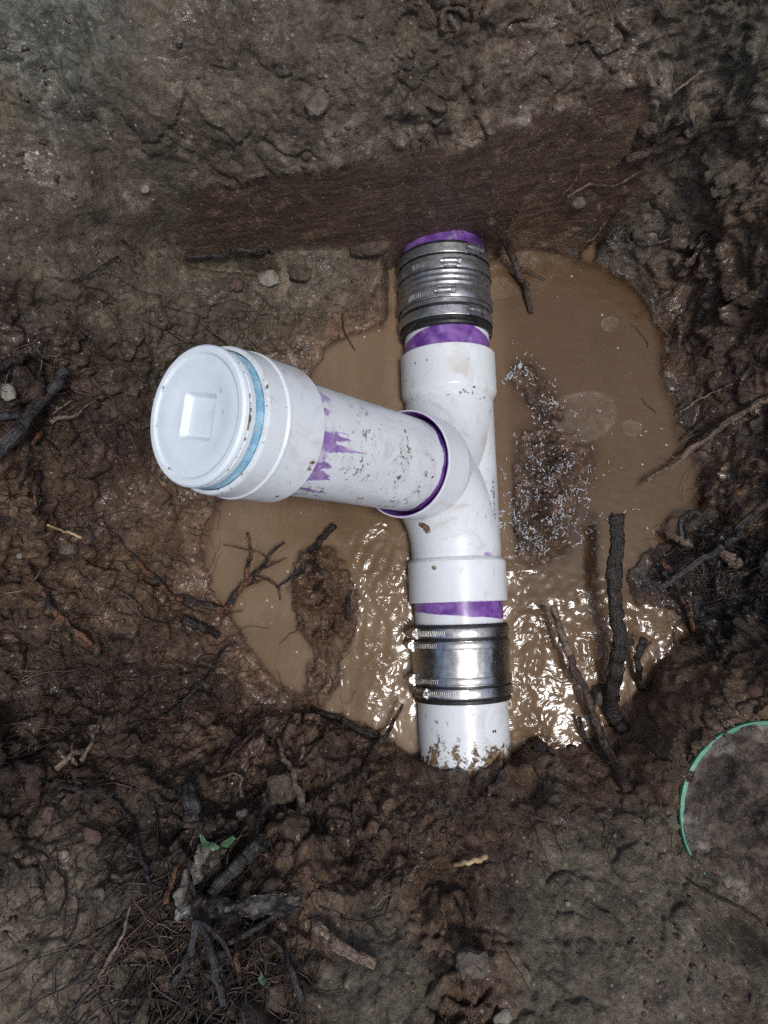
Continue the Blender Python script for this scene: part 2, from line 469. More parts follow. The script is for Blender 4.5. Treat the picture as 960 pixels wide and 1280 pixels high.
class MB:
    """collects pieces of one mesh"""
    def __init__(s):
        s.V = []; s.F = []; s.n = 0; s.A = {}
    def add(s, V, F, **attrs):
        V = np.asarray(V, float)
        F = [tuple(int(i) + s.n for i in f) for f in F]
        for k in set(s.A) | set(attrs):
            if k not in s.A: s.A[k] = [np.zeros(s.n)]
            s.A[k].append(np.broadcast_to(np.asarray(attrs.get(k, 0.0), float), (len(V),)).copy())
        s.V.append(V); s.F += F; s.n += len(V)
        return s
    def build(s, name, mat, parent=None, origin=(0, 0, 0), sharp=None, smooth=True):
        V = np.concatenate(s.V) - np.asarray(origin)
        me = np_mesh(name, V, s.F, {k: np.concatenate(v) for k, v in s.A.items()}, smooth, sharp)
        o = link(name, me, mat, parent)
        if parent is None:
            o.location = origin
        return o

def frames(P):
    P = np.asarray(P, float)
    T = np.gradient(P, axis=0); T /= np.linalg.norm(T, axis=1)[:, None] + 1e-12
    ref = np.array([0.31, 0.17, 0.93]) if abs(T[0] @ np.array([0.31, 0.17, 0.93])) < 0.9 else np.array([1.0, 0, 0])
    N = np.zeros_like(P); n = np.cross(T[0], ref); n /= np.linalg.norm(n)
    for i in range(len(P)):
        n = n - T[i] * (n @ T[i]); n /= np.linalg.norm(n) + 1e-12
        N[i] = n
    return T, N, np.cross(T, N)

def tube_geo(P, R, sides=8, rough=0.0, seed=0, cap=True):
    P = np.asarray(P, float); R = np.asarray(R, float)
    T, N, B = frames(P)
    r_ = np.random.default_rng(seed)
    a = np.arange(sides) / sides * 2 * np.pi
    rr = R[:, None] * (1 + rough * r_.normal(size=(len(P), sides)) * 0.5)
    V = (P[:, None] + rr[..., None] * (np.cos(a)[None, :, None] * N[:, None] + np.sin(a)[None, :, None] * B[:, None])).reshape(-1, 3)
    F = []
    for i in range(len(P) - 1):
        for j in range(sides):
            k = (j + 1) % sides
            F.append((i * sides + j, i * sides + k, (i + 1) * sides + k, (i + 1) * sides + j))
    if cap:
        F.append(tuple(range(sides))[::-1]); F.append(tuple((len(P) - 1) * sides + j for j in range(sides)))
    return V, F

def smooth_line(P, n):
    P = np.asarray(P, float)
    if len(P) == 2:
        return P[0] + (P[1] - P[0]) * np.linspace(0, 1, n)[:, None]
    Q = np.vstack([2 * P[0] - P[1], P, 2 * P[-1] - P[-2]])
    t = np.linspace(0, len(P) - 1 - 1e-6, n); i = t.astype(int); f = (t - i)[:, None]
    p0, p1, p2, p3 = Q[i], Q[i + 1], Q[i + 2], Q[i + 3]
    return 0.5 * (2 * p1 + (p2 - p0) * f + (2 * p0 - 5 * p1 + 4 * p2 - p3) * f ** 2 + (3 * p1 - p0 - 3 * p2 + p3) * f ** 3)

# ------------------------------------------------------------------ the run of pipe (axis frame shared by pit and pipes)
WATER_Z = -0.014
RUN = np.array([-0.0326, 1.0, 0.0]); RUN /= np.linalg.norm(RUN)
CEN = np.array([0.0905, 0.167, 0.0])
BR = np.array([-0.590, 0.0, 0.807]); BR -= RUN * (BR @ RUN); BR /= np.linalg.norm(BR)

LIDR = 0.1030
LIDC = at(966, 1020, 0.116)

# ------------------------------------------------------------------ ground: one sheet, the pit dug into it
LOW = [  # photo x, y, height above the pipe axis
 (395,440,-.014),(440,415,-.014),(505,395,-.014),(380,475,-.016),(330,560,-.016),(265,640,-.014),(252,690,-.014),(260,745,-.014),
 (290,805,-.012),(325,870,-.012),(395,892,-.012),(440,907,-.012),(500,932,-.012),(528,938,-.010),(645,930,-.012),(700,938,-.014),(755,918,-.014),
 (800,862,-.014),(838,800,-.014),(860,770,-.012),(852,650,-.014),(875,600,-.014),(850,530,-.014),(835,470,-.014),(828,420,-.014),(800,370,-.014),(755,338,-.014),
 (700,315,-.014),(650,300,-.014),(615,300,-.03),(560,310,-.03),
 (440,470,-.06),(560,420,-.07),(560,560,-.08),(560,700,-.08),(575,850,-.07),(460,640,-.05),(320,680,-.045),(340,760,-.04),(470,800,-.05),(430,880,-.035),
 (700,380,-.05),(760,450,-.05),(780,560,-.05),(700,560,-.04),(720,640,-.045),(700,800,-.055),(690,890,-.045),(780,780,-.045),(800,680,-.03),
 (230,640,.012),(190,660,.035),(150,640,.06),(60,640,.12),(0,640,.165),(-80,640,.20),(0,760,.165),(100,760,.105),(200,760,.035),(-80,760,.21),
 (0,900,.215),(100,900,.155),(200,890,.085),(280,880,.03),(350,925,.045),(0,1000,.255),(150,1000,.19),(300,1000,.125),(420,985,.085),(500,975,.065),(560,966,.050),(610,966,.050),(650,962,.050),(700,975,.08),
 (780,1000,.085),(870,1000,.112),(960,1000,.118),(0,1100,.285),(200,1100,.245),(350,1100,.195),(480,1070,.155),(600,1080,.165),(700,1080,.155),(850,1080,.135),(960,1100,.128),
 (0,1280,.31),(150,1280,.30),(300,1280,.285),(480,1280,.27),(700,1280,.25),(960,1280,.215),(500,1180,.22),(650,1180,.21),(-100,1150,.31),(1060,1150,.16),(200,1400,.31),(700,1400,.30),
 (960,850,.125),(880,855,.065),(825,880,.028),(915,790,.035),(960,780,.075),(960,680,.055),(900,700,.022),(960,580,.060),(905,575,.015),(960,450,.085),(895,450,.035),(960,350,.115),(885,350,.058),
 (825,330,.022),(960,200,.195),(875,200,.135),(815,225,.095),(785,285,.035),(1050,600,.15),(1050,850,.19),(1050,350,.20),
 (180,480,.085),(100,500,.13),(0,500,.195),(-80,500,.23),(250,470,.05),(320,430,.025),(0,400,.225),(100,400,.175),(200,400,.115),(300,390,.07),(400,395,.02),(0,330,.25),(100,330,.205),(190,330,.128),
 (260,335,.09),(350,330,.065),(430,335,.045),(480,335,.025),(500,310,.04),(-80,350,.28),
]
HIGH = [(-80,330,.27),(0,330,.25),(100,325,.205),(200,300,.148),(230,280,.156),(300,252,.188),(400,215,.22),(500,190,.225),(600,168,.225),(700,135,.235),(790,98,.25),(850,75,.25),
 (-60,180,.30),(0,200,.285),(0,60,.325),(0,-60,.34),(200,-60,.35),(480,-60,.35),(700,-60,.34),(960,-60,.34),(200,180,.265),(120,260,.235),(330,130,.285),(480,80,.305),(620,70,.30),(900,20,.29),(960,110,.25),(875,200,.140),(960,240,.18),(1040,100,.27)]
FACE_BASE = [(-60,345,.24),(150,312,.17),(215,302,.125),(350,307,.085),(490,300,.07),(505,287,.070),(615,297,.070),(660,280,.07),(760,268,.075),(800,255,.09),(860,215,.125),(960,190,.195)]
FACE_LIP = [(-60,330,.26),(150,298,.155),(215,283,.150),(280,256,.180),(350,232,.210),(500,186,.225),(560,178,.226),(640,157,.228),(790,98,.25),(830,110,.24),(880,160,.175),(960,165,.215)]

SHORE = [(505,395),(440,415),(408,440),(385,472),(335,545),(272,612),(258,645),(250,690),(258,740),(285,775),(300,805),(330,868),(395,893),(440,907),(500,932),(530,942),
 (580,948),(645,932),(690,938),(740,928),(768,905),(785,880),(806,866),(838,822),(866,790),(852,768),(800,756),(786,724),(800,694),(850,668),(880,620),(880,590),(856,540),(838,480),(830,420),
 (808,375),(760,338),(700,315),(650,306),(615,316),(560,322),(508,322),(498,340)]

def rbf(ctrl, X, Y):
    P = np.array([at(*c) for c in ctrl]); Z = P[:, 2]
    eps = 0.018
    def ph(d2): return np.sqrt(d2 + eps * eps)
    D = (P[:, None, 0] - P[None, :, 0]) ** 2 + (P[:, None, 1] - P[None, :, 1]) ** 2
    n = len(P)
    A = np.zeros((n + 1, n + 1)); A[:n, :n] = ph(D) - 0.0015 * np.eye(n); A[:n, n] = 1; A[n, :n] = 1
    w = np.linalg.solve(A, np.append(Z, 0))
    out = np.full(X.shape, w[n])
    for i in range(n):
        out += w[i] * ph((X - P[i, 0]) ** 2 + (Y - P[i, 1]) ** 2)
    return out

def grow(a, b, step0, ratio):
    v = [a]; s = step0
    while abs(v[-1] - a) < abs(b - a):
        v.append(v[-1] + math.copysign(s, b - a)); s *= ratio
    return v[1:]

def lines(lo, hi, spans, far=25.0):
    core = []
    for a, b, st in spans:
        core += list(np.arange(a, b - 1e-9, st))
    return np.array(grow(lo, -far, 0.006, 1.25)[::-1] + core + [hi] + grow(hi, far, 0.006, 1.25))

gx = lines(-0.58, 0.58, [(-0.58, 0.58, 0.0020)])
gy = lines(-0.46, 0.86, [(-0.46, 0.44, 0.0020), (0.44, 0.64, 0.00095), (0.64, 0.86, 0.0024)])
GX, GY = np.meshgrid(gx, gy)
core_w = sst(0.75, 0.55, np.abs(GX)) * sst(-0.62, -0.44, GY) * sst(1.05, 0.84, GY)

def line_y(ctrl, x):
    P = np.array([at(*c) for c in ctrl])
    return np.interp(x, P[:, 0], P[:, 1])

def capsule(pts, X, Y):
    """distance to a polyline given in world xy"""
    d = np.full(X.shape, 9.0)
    for (ax, ay), (bx, by) in zip(pts[:-1], pts[1:]):
        vx, vy = bx - ax, by - ay
        t = np.clip(((X - ax) * vx + (Y - ay) * vy) / (vx * vx + vy * vy + 1e-12), 0, 1)
        d = np.minimum(d, np.hypot(X - ax - t * vx, Y - ay - t * vy))
    return d

def pix_line(pts, z):
    return [tuple(at(px, py, z)[:2]) for px, py in pts]

def bell(d, w):
    return np.exp(-(d / w) ** 2)

def build_ground():
    X, Y = GX, GY
    wx = X + 0.010 * fbm(X, Y, 14, 3, 301); wy = Y + 0.010 * fbm(X, Y, 14, 3, 302)
    Xc = np.clip(wx, -0.66, 0.66); Yc = np.clip(wy, -0.50, 0.92)
    low = rbf(LOW, Xc, Yc); high = rbf(HIGH, Xc, Yc)
    yb = line_y(FACE_BASE, X); yl = line_y(FACE_LIP, X)
    yl = np.maximum(yl, yb + 0.012)
    t = (Y - yb) / (yl - yb)
    tc = np.clip(t, -0.3, 1.3)
    t = t + (0.22 * fbm(X, 0.17 * tc, 22, 3, 5) + 0.5 * sst(0.55, 1.0, tc) * fbm(X, 0.05 * tc, 26, 4, 6, 0.6)) * sst(3.0, 1.5, np.abs(t))
    s = np.clip(t, 0, 1); s = 0.55 * s + 0.45 * (s * s * (3 - 2 * s))
    h = low * (1 - s) + high * s
    face = sst(-0.02, 0.08, t) * sst(1.00, 0.94, t) * sst(-0.26, -0.20, X) * sst(0.36, 0.30, X)
    out = np.clip(1 - core_w, 0, 1)
    Yn = Y + 0.17 * s * sst(-0.32, -0.24, X) * sst(0.40, 0.33, X)   # unrolls the steep cut face so that relief does not stretch on it
    h = h * (1 - out) + 0.325 * out

    # the waterline, followed closely
    shore_pts = pix_line(SHORE, WATER_Z)
    sd = capsule(shore_pts + shore_pts[:1], X, Y)
    inside = np.zeros(X.shape, bool)
    for (ax_, ay_), (bx_, by_) in zip(shore_pts, shore_pts[1:] + shore_pts[:1]):
        cr = ((ay_ > Y) != (by_ > Y)) & (X < (bx_ - ax_) * (Y - ay_) / (by_ - ay_ + 1e-12) + ax_)
        inside ^= cr
    sd = np.where(inside, sd, -sd) + 0.020 * fbm(X, Y, 20, 5, 303, 0.6)
    keepout = sst(1.0, 0.0, np.clip(t + 0.2, 0, 1))
    h = np.where((sd > 0) & (t < 0.0), np.minimum(h, WATER_Z - 0.001 - 0.16 * np.minimum(sd, 0.02) - 0.6 * np.clip(sd - 0.02, 0, 0.06)), np.maximum(h, WATER_Z + np.minimum(0.004 - 0.40 * sd, 0.030) * keepout - 0.2 * (1 - keepout)))

    # region masks -------------------------------------------------
    def zone(px, py, z, r, soft=1.6, seed=0):
        c = at(px, py, z)
        d = np.hypot(X - c[0], Y - c[1]); m = d < r * (soft + 0.5)
        o_ = np.zeros(X.shape)
        o_[m] = sst(r * soft, r * 0.7, d[m] + 0.5 * r * fbm(X[m], Yn[m], 1.2 / r * 1.5, 4, seed))
        return o_
    grey = np.maximum.reduce([zone(30, 1230, .31, .085, 1.5, 11), zone(780, 1215, .22, .11, 1.4, 12), zone(920, 1140, .20, .08, 1.4, 13), zone(470, 1240, .25, .05, 1.5, 14)])
    grey = np.maximum(grey, 0.55 * sst(0.0, 0.02, high - 0.215) * sst(0.9, 1.1, t) * (0.4 + 0.6 * sst(-0.2, 0.3, fbm(X, Y, 9, 4, 21))))
    grey = np.maximum.reduce([grey, out, 0.8 * zone(230, 80, .31, .24, 1.3, 17)])
    moss = np.maximum(0.8 * zone(40, -10, .34, .07, 1.7, 15), 0.4 * zone(940, 60, .31, .08, 1.7, 16))
    dark = np.maximum.reduce([0.75 * zone(200, 1130, .22, .085, 1.5, 31), 0.9 * zone(240, 1230, .27, .07, 1.5, 32), zone(900, 730, .06, .075, 1.3, 33), 0.8 * zone(790, 720, .0, .03, 1.5, 34),
                              0.4 * zone(60, 900, .18, .08, 1.5, 35), 0.5 * zone(80, 480, .15, .07, 1.5, 36), 0.8 * zone(490, 345, .0, .02, 1.6, 37), 0.7 * zone(780, 170, .2, .05, 1.5, 38), 0.4 * zone(50, 1000, .24, .08, 1.5, 39)])
    pale = np.maximum.reduce([zone(355, 345, .07, .018, 1.6, 41), zone(460, 318, .05, .022, 1.6, 42), 0.8 * zone(245, 275, .19, .015, 1.7, 44),
                              0.4 * zone(620, 140, .24, .06, 1.6, 45), 0.5 * zone(730, 130, .24, .04, 1.7, 46), 0.8 * zone(140, 1220, .28, .02, 1.8, 47), 0.6 * zone(410, 1170, .24, .015, 1.7, 48), 0.45 * zone(430, 135, .27, .03, 1.7, 49),
                              0.7 * zone(160, 235, .245, .016, 1.7, 50)])
    lipz = sst(0.92, 1.02, t) * sst(2.6, 1.15, t) * sst(-0.24, -0.1, X) * sst(0.37, 0.30, X)
    pale = np.maximum(pale, 0.85 * lipz)
    pale = np.maximum(pale, np.maximum(0.62 * zone(25, 1225, .30, .075, 1.4, 52), 0.22 * zone(860, 1200, .21, .10, 1.4, 53)))
    crust = sst(-0.25, -0.05, tc) * sst(0.16, 0.04, tc) * sst(-0.20, -0.12, X) * sst(0.12, 0.05, X)
    pale = np.maximum(pale, 0.7 * crust)
    pale = pale * sst(-0.25, 0.15, fbm(X, Yn, 45, 4, 51)) * np.maximum(1 - face, crust)
    shore_d = h - WATER_Z
    flat = np.maximum.reduce([zone(230, 80, .31, .25, 1.25, 61) * 0.95, grey * 0.85, face, 0.9 * zone(800, 1180, .20, .15, 1.4, 63), 0.8 * zone(30, 1220, .30, .09, 1.4, 64)])
    flat = np.maximum.reduce([flat, 0.8 * zone(200, 640, .03, .08, 1.5, 62), 0.7 * zone(120, 780, .10, .06, 1.5, 65), 0.7 * zone(250, 860, .06, .06, 1.5, 66), 0.6 * zone(560, 1010, .08, .07, 1.5, 67), 0.6 * zone(330, 410, .05, .05, 1.5, 68)])
    flat = np.maximum(flat, 0.7 * sst(0.02, 0.22, fbm(X, Y, 5, 3, 69)))

    # relief -------------------------------------------------------
    amp = (1 - 0.80 * flat) * (0.05 + 0.95 * sst(-0.006, 0.030, h - WATER_Z))
    Zb = h + 0.0
    def f3(f, o, sd_, g=0.5): return fbm3(X, Y, Zb, f, o, sd_, g)
    n = 0.030 * f3(7, 3, 71) + 0.040 * f3(18, 4, 72, 0.55)
    w1 = 0.014 * f3(45, 1, 80); w2 = 0.014 * f3(45, 1, 81)
    wxx = X + w1; wyy = Y + w2; wzz = Zb - w1
    f1, f2, cid = worley3(wxx, wyy, wzz, 24, 73)
    crumbly = sst(-0.16, 0.10, f3(6, 1, 74))
    n += crumbly * (0.022 * (cid - 0.5) * sst(0.0, 0.16, f2 - f1) + 0.008 * np.sqrt(np.clip(1 - (f1 / 0.75) ** 2, 0, 1)) - 0.013 * sst(0.11, 0.0, f2 - f1))
    f1b, f2b, cidb = worley3(wxx + 3, wyy + 7, wzz, 62, 75)
    clump2 = sst(-0.18, 0.10, f3(10, 1, 76))
    n += clump2 * (0.0095 * (cidb - 0.5) * sst(0.0, 0.25, f2b - f1b) + 0.0045 * np.sqrt(np.clip(1 - (f1b / 0.75) ** 2, 0, 1)) - 0.004 * sst(0.16, 0.0, f2b - f1b))
    f1c, f2c, cidc = worley3(wxx + 5, wyy + 1, wzz, 150, 88)
    n += 0.0040 * sst(-0.1, 0.2, f3(16, 1, 89)) * cidc * np.sqrt(np.clip(1 - (f1c / 0.7) ** 2, 0, 1))
    n += 0.0085 * f3(95, 3, 79, 0.6)
    n = n * amp * (1 - 0.50 * face) * (0.25 + 0.75 * core_w)
    # relief stands off along the slope's own normal
    hs_ = h
    gy_, gx_ = np.gradient(hs_, gy, gx)
    gx_ = np.clip(gx_, -1.6, 1.6); gy_ = np.clip(gy_, -1.6, 1.6)
    ln = np.sqrt(1 + gx_ ** 2 + gy_ ** 2)
    near = sst(-0.005, 0.04, h - WATER_Z) * (1 - face)
    DX = -np.clip(n, -0.03, 0.03) * gx_ / ln * near; DY = -np.clip(n, -0.03, 0.03) * gy_ / ln * near
    h = h + n * (near / ln + (1 - near))
    # crack network in the drying grey clay
    e1, e2, ec = worley(X + 0.01 * fbm(X, Yn, 40, 3, 84), Yn + 0.01 * fbm(X, Yn, 40, 3, 85), 20, 86)
    h -= 0.006 * sst(0.055, 0.0, e2 - e1) * grey * core_w * sst(-0.1, 0.2, fbm(X, Yn, 8, 2, 87))

    # built features -----------------------------------------------
    # mound left of the run and the trowel-cut pool rim beside it
    z0 = WATER_Z
    c = at(395, 745, .02); d = np.hypot((X - c[0]) * 1.0, (Y - c[1]) * 0.85)
    lump = 0.060 * bell(d, 0.050) + 0.050 * bell(capsule(pix_line([(395, 715), (422, 770), (404, 835), (400, 862)], .01), X, Y), 0.028)
    lump *= 0.80 + 0.9 * fbm(X, Y, 34, 5, 91, 0.6)
    h = np.maximum(h, np.where(lump > 0.004, z0 - 0.030 + lump, -9))
    mound = sst(0.004, 0.02, lump)
    rimd = capsule(pix_line([(283, 775), (305, 815), (340, 860), (375, 876), (405, 868), (418, 845)], z0), X, Y)
    h = np.maximum(h, z0 - 0.012 + (0.019 + 0.010 * fbm(X, Y, 60, 3, 92)) * bell(rimd, 0.0105))
    pool = capsule(pix_line([(318, 760), (360, 830)], z0), X, Y)
    h = np.where(pool < 0.021, np.minimum(h, z0 - 0.006 - 0.02 * sst(0.022, 0.01, pool)), h)
    # low bar of silt right of the run
    bar = capsule(pix_line([(655, 470), (690, 520)], z0), X, Y)
    h = np.maximum(h, z0 - 0.012 + (0.024 + 0.030 * fbm(X, Y, 50, 4, 93)) * bell(bar, 0.018))
    silt = bell(bar, 0.03)
    bar = capsule(pix_line([(690, 575), (672, 630), (672, 662)], z0), X, Y)
    h = np.maximum(h, z0 - 0.012 + (0.034 + 0.046 * fbm(X, Y, 45, 5, 94, 0.6)) * bell(bar, 0.044))
    silt = np.maximum(silt, bell(bar, 0.05))
    # bank of black roots and muck reaching into the water on the right
    bank = capsule(pix_line([(960, 725), (880, 722), (822, 722)], .02), X, Y)
    h = np.maximum(h, z0 - 0.02 + (0.040 + 0.03 * fbm(X, Y, 40, 4, 95)) * bell(bank, 0.035) * sst(0.30, 0.36, X))
    # boot hollow in the near bank
    c = at(560, 1110, .17); d = np.hypot((X - c[0]) * 0.9, (Y - c[1]) * 1.2)
    h -= 0.030 * sst(0.035, 0.012, d)
    c = at(620, 1100, .17); d = np.hypot(X - c[0], Y - c[1])
    h -= 0.016 * sst(0.022, 0.008, d)
    # hollow under the cut face
    c = capsule(pix_line([(235, 320), (330, 318)], .1), X, Y)
    h -= 0.030 * bell(c, 0.010)
    for pp, zz_, dd, ww in [([(768, 262), (786, 225), (800, 190)], .10, .050, .010), ([(486, 322), (500, 345)], .0, .03, .012)]:
        h -= dd * bell(capsule(pix_line(pp, zz_), X, Y), ww)
    # clear trench for the run of pipe
    rel = (X - CEN[0]) * RUN[0] + (Y - CEN[1]) * RUN[1]; lat = (X - CEN[0]) * RUN[1] - (Y - CEN[1]) * RUN[0]
    trench = sst(0.088, 0.060, np.abs(lat)) * sst(-0.372, -0.355, rel) * sst(0.312, 0.300, rel) * (t < 0.0)
    h = h * (1 - trench) + np.minimum(h, -0.050) * trench
    # mud heaped over the pipe where it dives into the near bank
    heap = sst(-0.362, -0.380, rel + 0.012 * fbm(X, Y, 35, 3, 98)) * sst(0.13, 0.075, np.abs(lat))
    h = np.maximum(h, heap * (0.062 + 0.020 * fbm(X, Y, 40, 4, 99) + 0.25 * np.clip(-0.375 - rel, 0, 0.1)) - 0.06 * (1 - heap))
    # bed of the half buried lid
    dl = np.hypot(X - LIDC[0], Y - LIDC[1]); wl = sst(LIDR + 0.045, LIDR + 0.002, dl)
    h = h * (1 - wl) + (LIDC[2] + 0.0005 + 0.022 * fbm(X, Y, 38, 5, 100, 0.6)) * wl
    h = np.where(dl < LIDR, np.minimum(h, LIDC[2] - 0.010), h)
    dm = capsule(pix_line([(895, 1085), (935, 1110), (1000, 1130)], .12), X, Y); h = np.maximum(h, np.where(dm < 0.06, LIDC[2] - 0.014 + 0.032 * bell(dm, 0.036) * (1 + 0.8 * fbm(X, Y, 50, 3, 101)), -9))
    wet = np.clip(sst(0.10, 0.0, h - z0) * 0.9 + 0.25 + 0.6 * sst(-0.1, 0.25, fbm(X, Y, 8, 4, 96)), 0, 1) * (1 - 0.6 * grey)
    shore = sst(0.055, 0.004, h - z0) * (0.55 + 0.45 * sst(-0.2, 0.3, fbm(X, Y, 20, 3, 97))) * (1 - dark) * sst(0.36, 0.25, X)
    shore = np.maximum(shore, 0.8 * mound) * (1 - 0.75 * silt)
    slab = face * (0.25 + 0.75 * sst(-0.22, 0.02, fbm(X, Yn, 22, 5, 102, 0.6) + 0.25 * sst(0.5, 0.1, np.abs(tc - 0.5))))
    nx, ny = len(gx), len(gy)
    DX *= core_w; DY *= core_w
    V = np.stack([X + DX, Y + DY, h], -1).reshape(-1, 3)
    i = (np.arange(ny - 1)[:, None] * nx + np.arange(nx - 1)[None]).ravel()
    F = np.stack([i, i + 1, i + nx + 1, i + nx], 1)
    me = np_mesh("ground", V, F, dict(grey=grey, moss=moss, dark=np.clip(dark, 0, 1), pale=pale, wet=wet, shore=shore, slab=slab))
    o = link("ground", me, M['mud'])
    tag(o, "dark brown mud pit dug into grey clay soil", None, kind="structure")
    return h, DX, DY

GZ, GDX, GDY = build_ground()

def _bil(A, x, y):
    i = np.clip(np.searchsorted(gx, x) - 1, 0, len(gx) - 2); j = np.clip(np.searchsorted(gy, y) - 1, 0, len(gy) - 2)
    fx = (x - gx[i]) / (gx[i + 1] - gx[i]); fy = (y - gy[j]) / (gy[j + 1] - gy[j])
    return (A[j, i] * (1 - fx) + A[j, i + 1] * fx) * (1 - fy) + (A[j + 1, i] * (1 - fx) + A[j + 1, i + 1] * fx) * fy

def ground_z(x, y):
    x = np.asarray(x, float); y = np.asarray(y, float)
    x0, y0 = x, y
    for _ in range(3):
        x0, y0 = x - _bil(GDX, x0, y0), y - _bil(GDY, x0, y0)
    return _bil(GZ, x0, y0)

def hit_many(px, py):
    px = np.asarray(px, float); py = np.asarray(py, float)
    D = FWD[None] + ((px - 480.0) / FPX)[:, None] * np.array([1.0, 0, 0]) + ((640.0 - py) / FPX)[:, None] * UPV
    t0 = np.full(len(px), 0.5); done = np.zeros(len(px), bool); lo = t0.copy(); hi = (WATER_Z - CAM_H) / D[:, 2]
    for k in range(130):
        t = 0.56 + 0.006 * k
        P = CAMP + t * D
        below = P[:, 2] <= np.maximum(ground_z(P[:, 0], P[:, 1]), WATER_Z)
        new = below & ~done
        hi[new] = t; lo[new] = t - 0.006; done |= below
        if done.all(): break
    lo = np.where(done, lo, hi - 0.004)
    for _ in range(9):
        m = (lo + hi) / 2
        P = CAMP + m[:, None] * D
        below = P[:, 2] <= np.maximum(ground_z(P[:, 0], P[:, 1]), WATER_Z)
        hi = np.where(below, m, hi); lo = np.where(below, lo, m)
    return CAMP + hi[:, None] * D

def hit(px, py, lift=0.0):
    """the spot of ground or water seen at a photo pixel, raised towards the viewer by lift"""
    d = ray(px, py)
    return hit_many([px], [py])[0] + d * (lift / d[2])

# ------------------------------------------------------------------ water
def build_water():
    xs = np.arange(-0.36, 0.50, 0.0025); ys = np.arange(-0.26, 0.62, 0.0025)
    X, Y = np.meshgrid(xs, ys)
    gz = ground_z(X, Y)
    def zone(px, py, rx, ry, soft=1.0):
        c = at(px, py, WATER_Z)
        d = np.hypot((X - c[0]) / rx, (Y - c[1]) / ry) + 0.30 * fbm(X, Y, 22, 3, 111)
        return sst(1.0 + 0.55 * soft, 1.0 - 0.75 * soft, d)
    rip = np.maximum.reduce([zone(470, 770, .055, .115), zone(705, 850, .085, .105), zone(780, 790, .08, .06), 0.35 * zone(660, 740, .05, .05)])
    ripple = np.clip(0.09 + rip * (0.45 + 0.9 * sst(-0.25, 0.25, fbm(X, Y, 16, 3, 118))), 0, 1.3)
    h = 0.00045 * fbm(X, Y, 34, 2, 112) * ripple + 0.0002 * perlin(X * 8, Y * 8, 113)
    for k, (px, py) in enumerate([(440, 800), (690, 830), (770, 800)]):
        c = at(px, py, WATER_Z); d = np.hypot(X - c[0], Y - c[1])
        h += 0.00022 * np.sin(d * 2 * np.pi / 0.016 + 2 * fbm(X, Y, 25, 2, 114 + k)) * ripple
    depth = WATER_Z - gz
    murk = np.clip(1 - np.exp(-np.clip(depth, 0, 1) / 0.0075), 0, 1)
    clear = sst(0.10, 0.20, X) * sst(-0.12, 0.05, Y) * 0.75
    keep = depth > -0.012
    nx = len(xs)
    i = (np.arange(len(ys) - 1)[:, None] * nx + np.arange(nx - 1)[None])
    ok = keep[:-1, :-1] | keep[1:, :-1] | keep[:-1, 1:] | keep[1:, 1:]
    i = i[ok]
    F = np.stack([i, i + 1, i + nx + 1, i + nx], 1)
    V = np.stack([X, Y, WATER_Z + h], -1).reshape(-1, 3)
    used = np.unique(F); remap = np.zeros(len(V), int); remap[used] = np.arange(len(used))
    me = np_mesh("water", V[used], remap[F], dict(ripple=ripple.ravel()[used], murk=murk.ravel()[used], clear=clear.ravel()[used]))
    tag(link("water", me, M['water']), "murky brown water standing in the pit", None, kind="structure")

build_water()

# ------------------------------------------------------------------ pipes
def axis_frame(ax):
    ax = np.asarray(ax, float) / np.linalg.norm(ax)
    e1 = np.cross(np.array([0, 1.0, 0]) if abs(ax[1]) < 0.9 else np.array([0, 0, 1.0]), ax)
    e1 /= np.linalg.norm(e1)
    return ax, e1, np.cross(ax, e1)

def lathe(org, ax, prof, sides=192, step=0.002, cap0=False, cap1=False, attr=None):
    """surface of revolution along ax from org; prof = [(s, R)...]; attr(s, ang, R) -> dict of arrays"""
    ax, e1, e2 = axis_frame(ax)
    S, R = [], []
    for (s0, r0), (s1, r1) in zip(prof[:-1], prof[1:]):
        n = max(1, int(math.hypot(s1 - s0, r1 - r0) / step))
        for k in range(n):
            S.append(s0 + (s1 - s0) * k / n); R.append(r0 + (r1 - r0) * k / n)
    S.append(prof[-1][0]); R.append(prof[-1][1])
    S = np.array(S); R = np.array(R)
    a = np.arange(sides) / sides * 2 * np.pi
    V = (org + S[:, None, None] * ax + R[:, None, None] * (np.cos(a)[None, :, None] * e1 + np.sin(a)[None, :, None] * e2)).reshape(-1, 3)
    n = len(S)
    i = (np.arange(n - 1)[:, None] * sides + np.arange(sides)[None]).ravel()
    j = (np.arange(n - 1)[:, None] * sides + (np.arange(sides)[None] + 1) % sides).ravel()
    F = [tuple(f) for f in np.stack([i, j, j + sides, i + sides], 1)]
    if cap0: F.append(tuple(range(sides))[::-1])
    if cap1: F.append(tuple((n - 1) * sides + k for k in range(sides)))
    at_ = {}
    if attr:
        SS = np.repeat(S, sides); AA = np.tile(a, n); RR = np.repeat(R, sides)
        at_ = attr(SS, AA, RR, V)
    return V, F, at_

def along(s):
    return CEN + RUN * s

def ellip(V, c, r, stretch=(1, 1, 1)):
    return np.linalg.norm((V - c) * np.array(stretch), axis=1) / r

base = empty("cleanout_assembly", CEN)
tag(base, "white plastic cleanout tee with capped riser leaning left, glued joints stained purple", "pipe fitting")
ORG = CEN
PR, HR = 0.0568, 0.0632

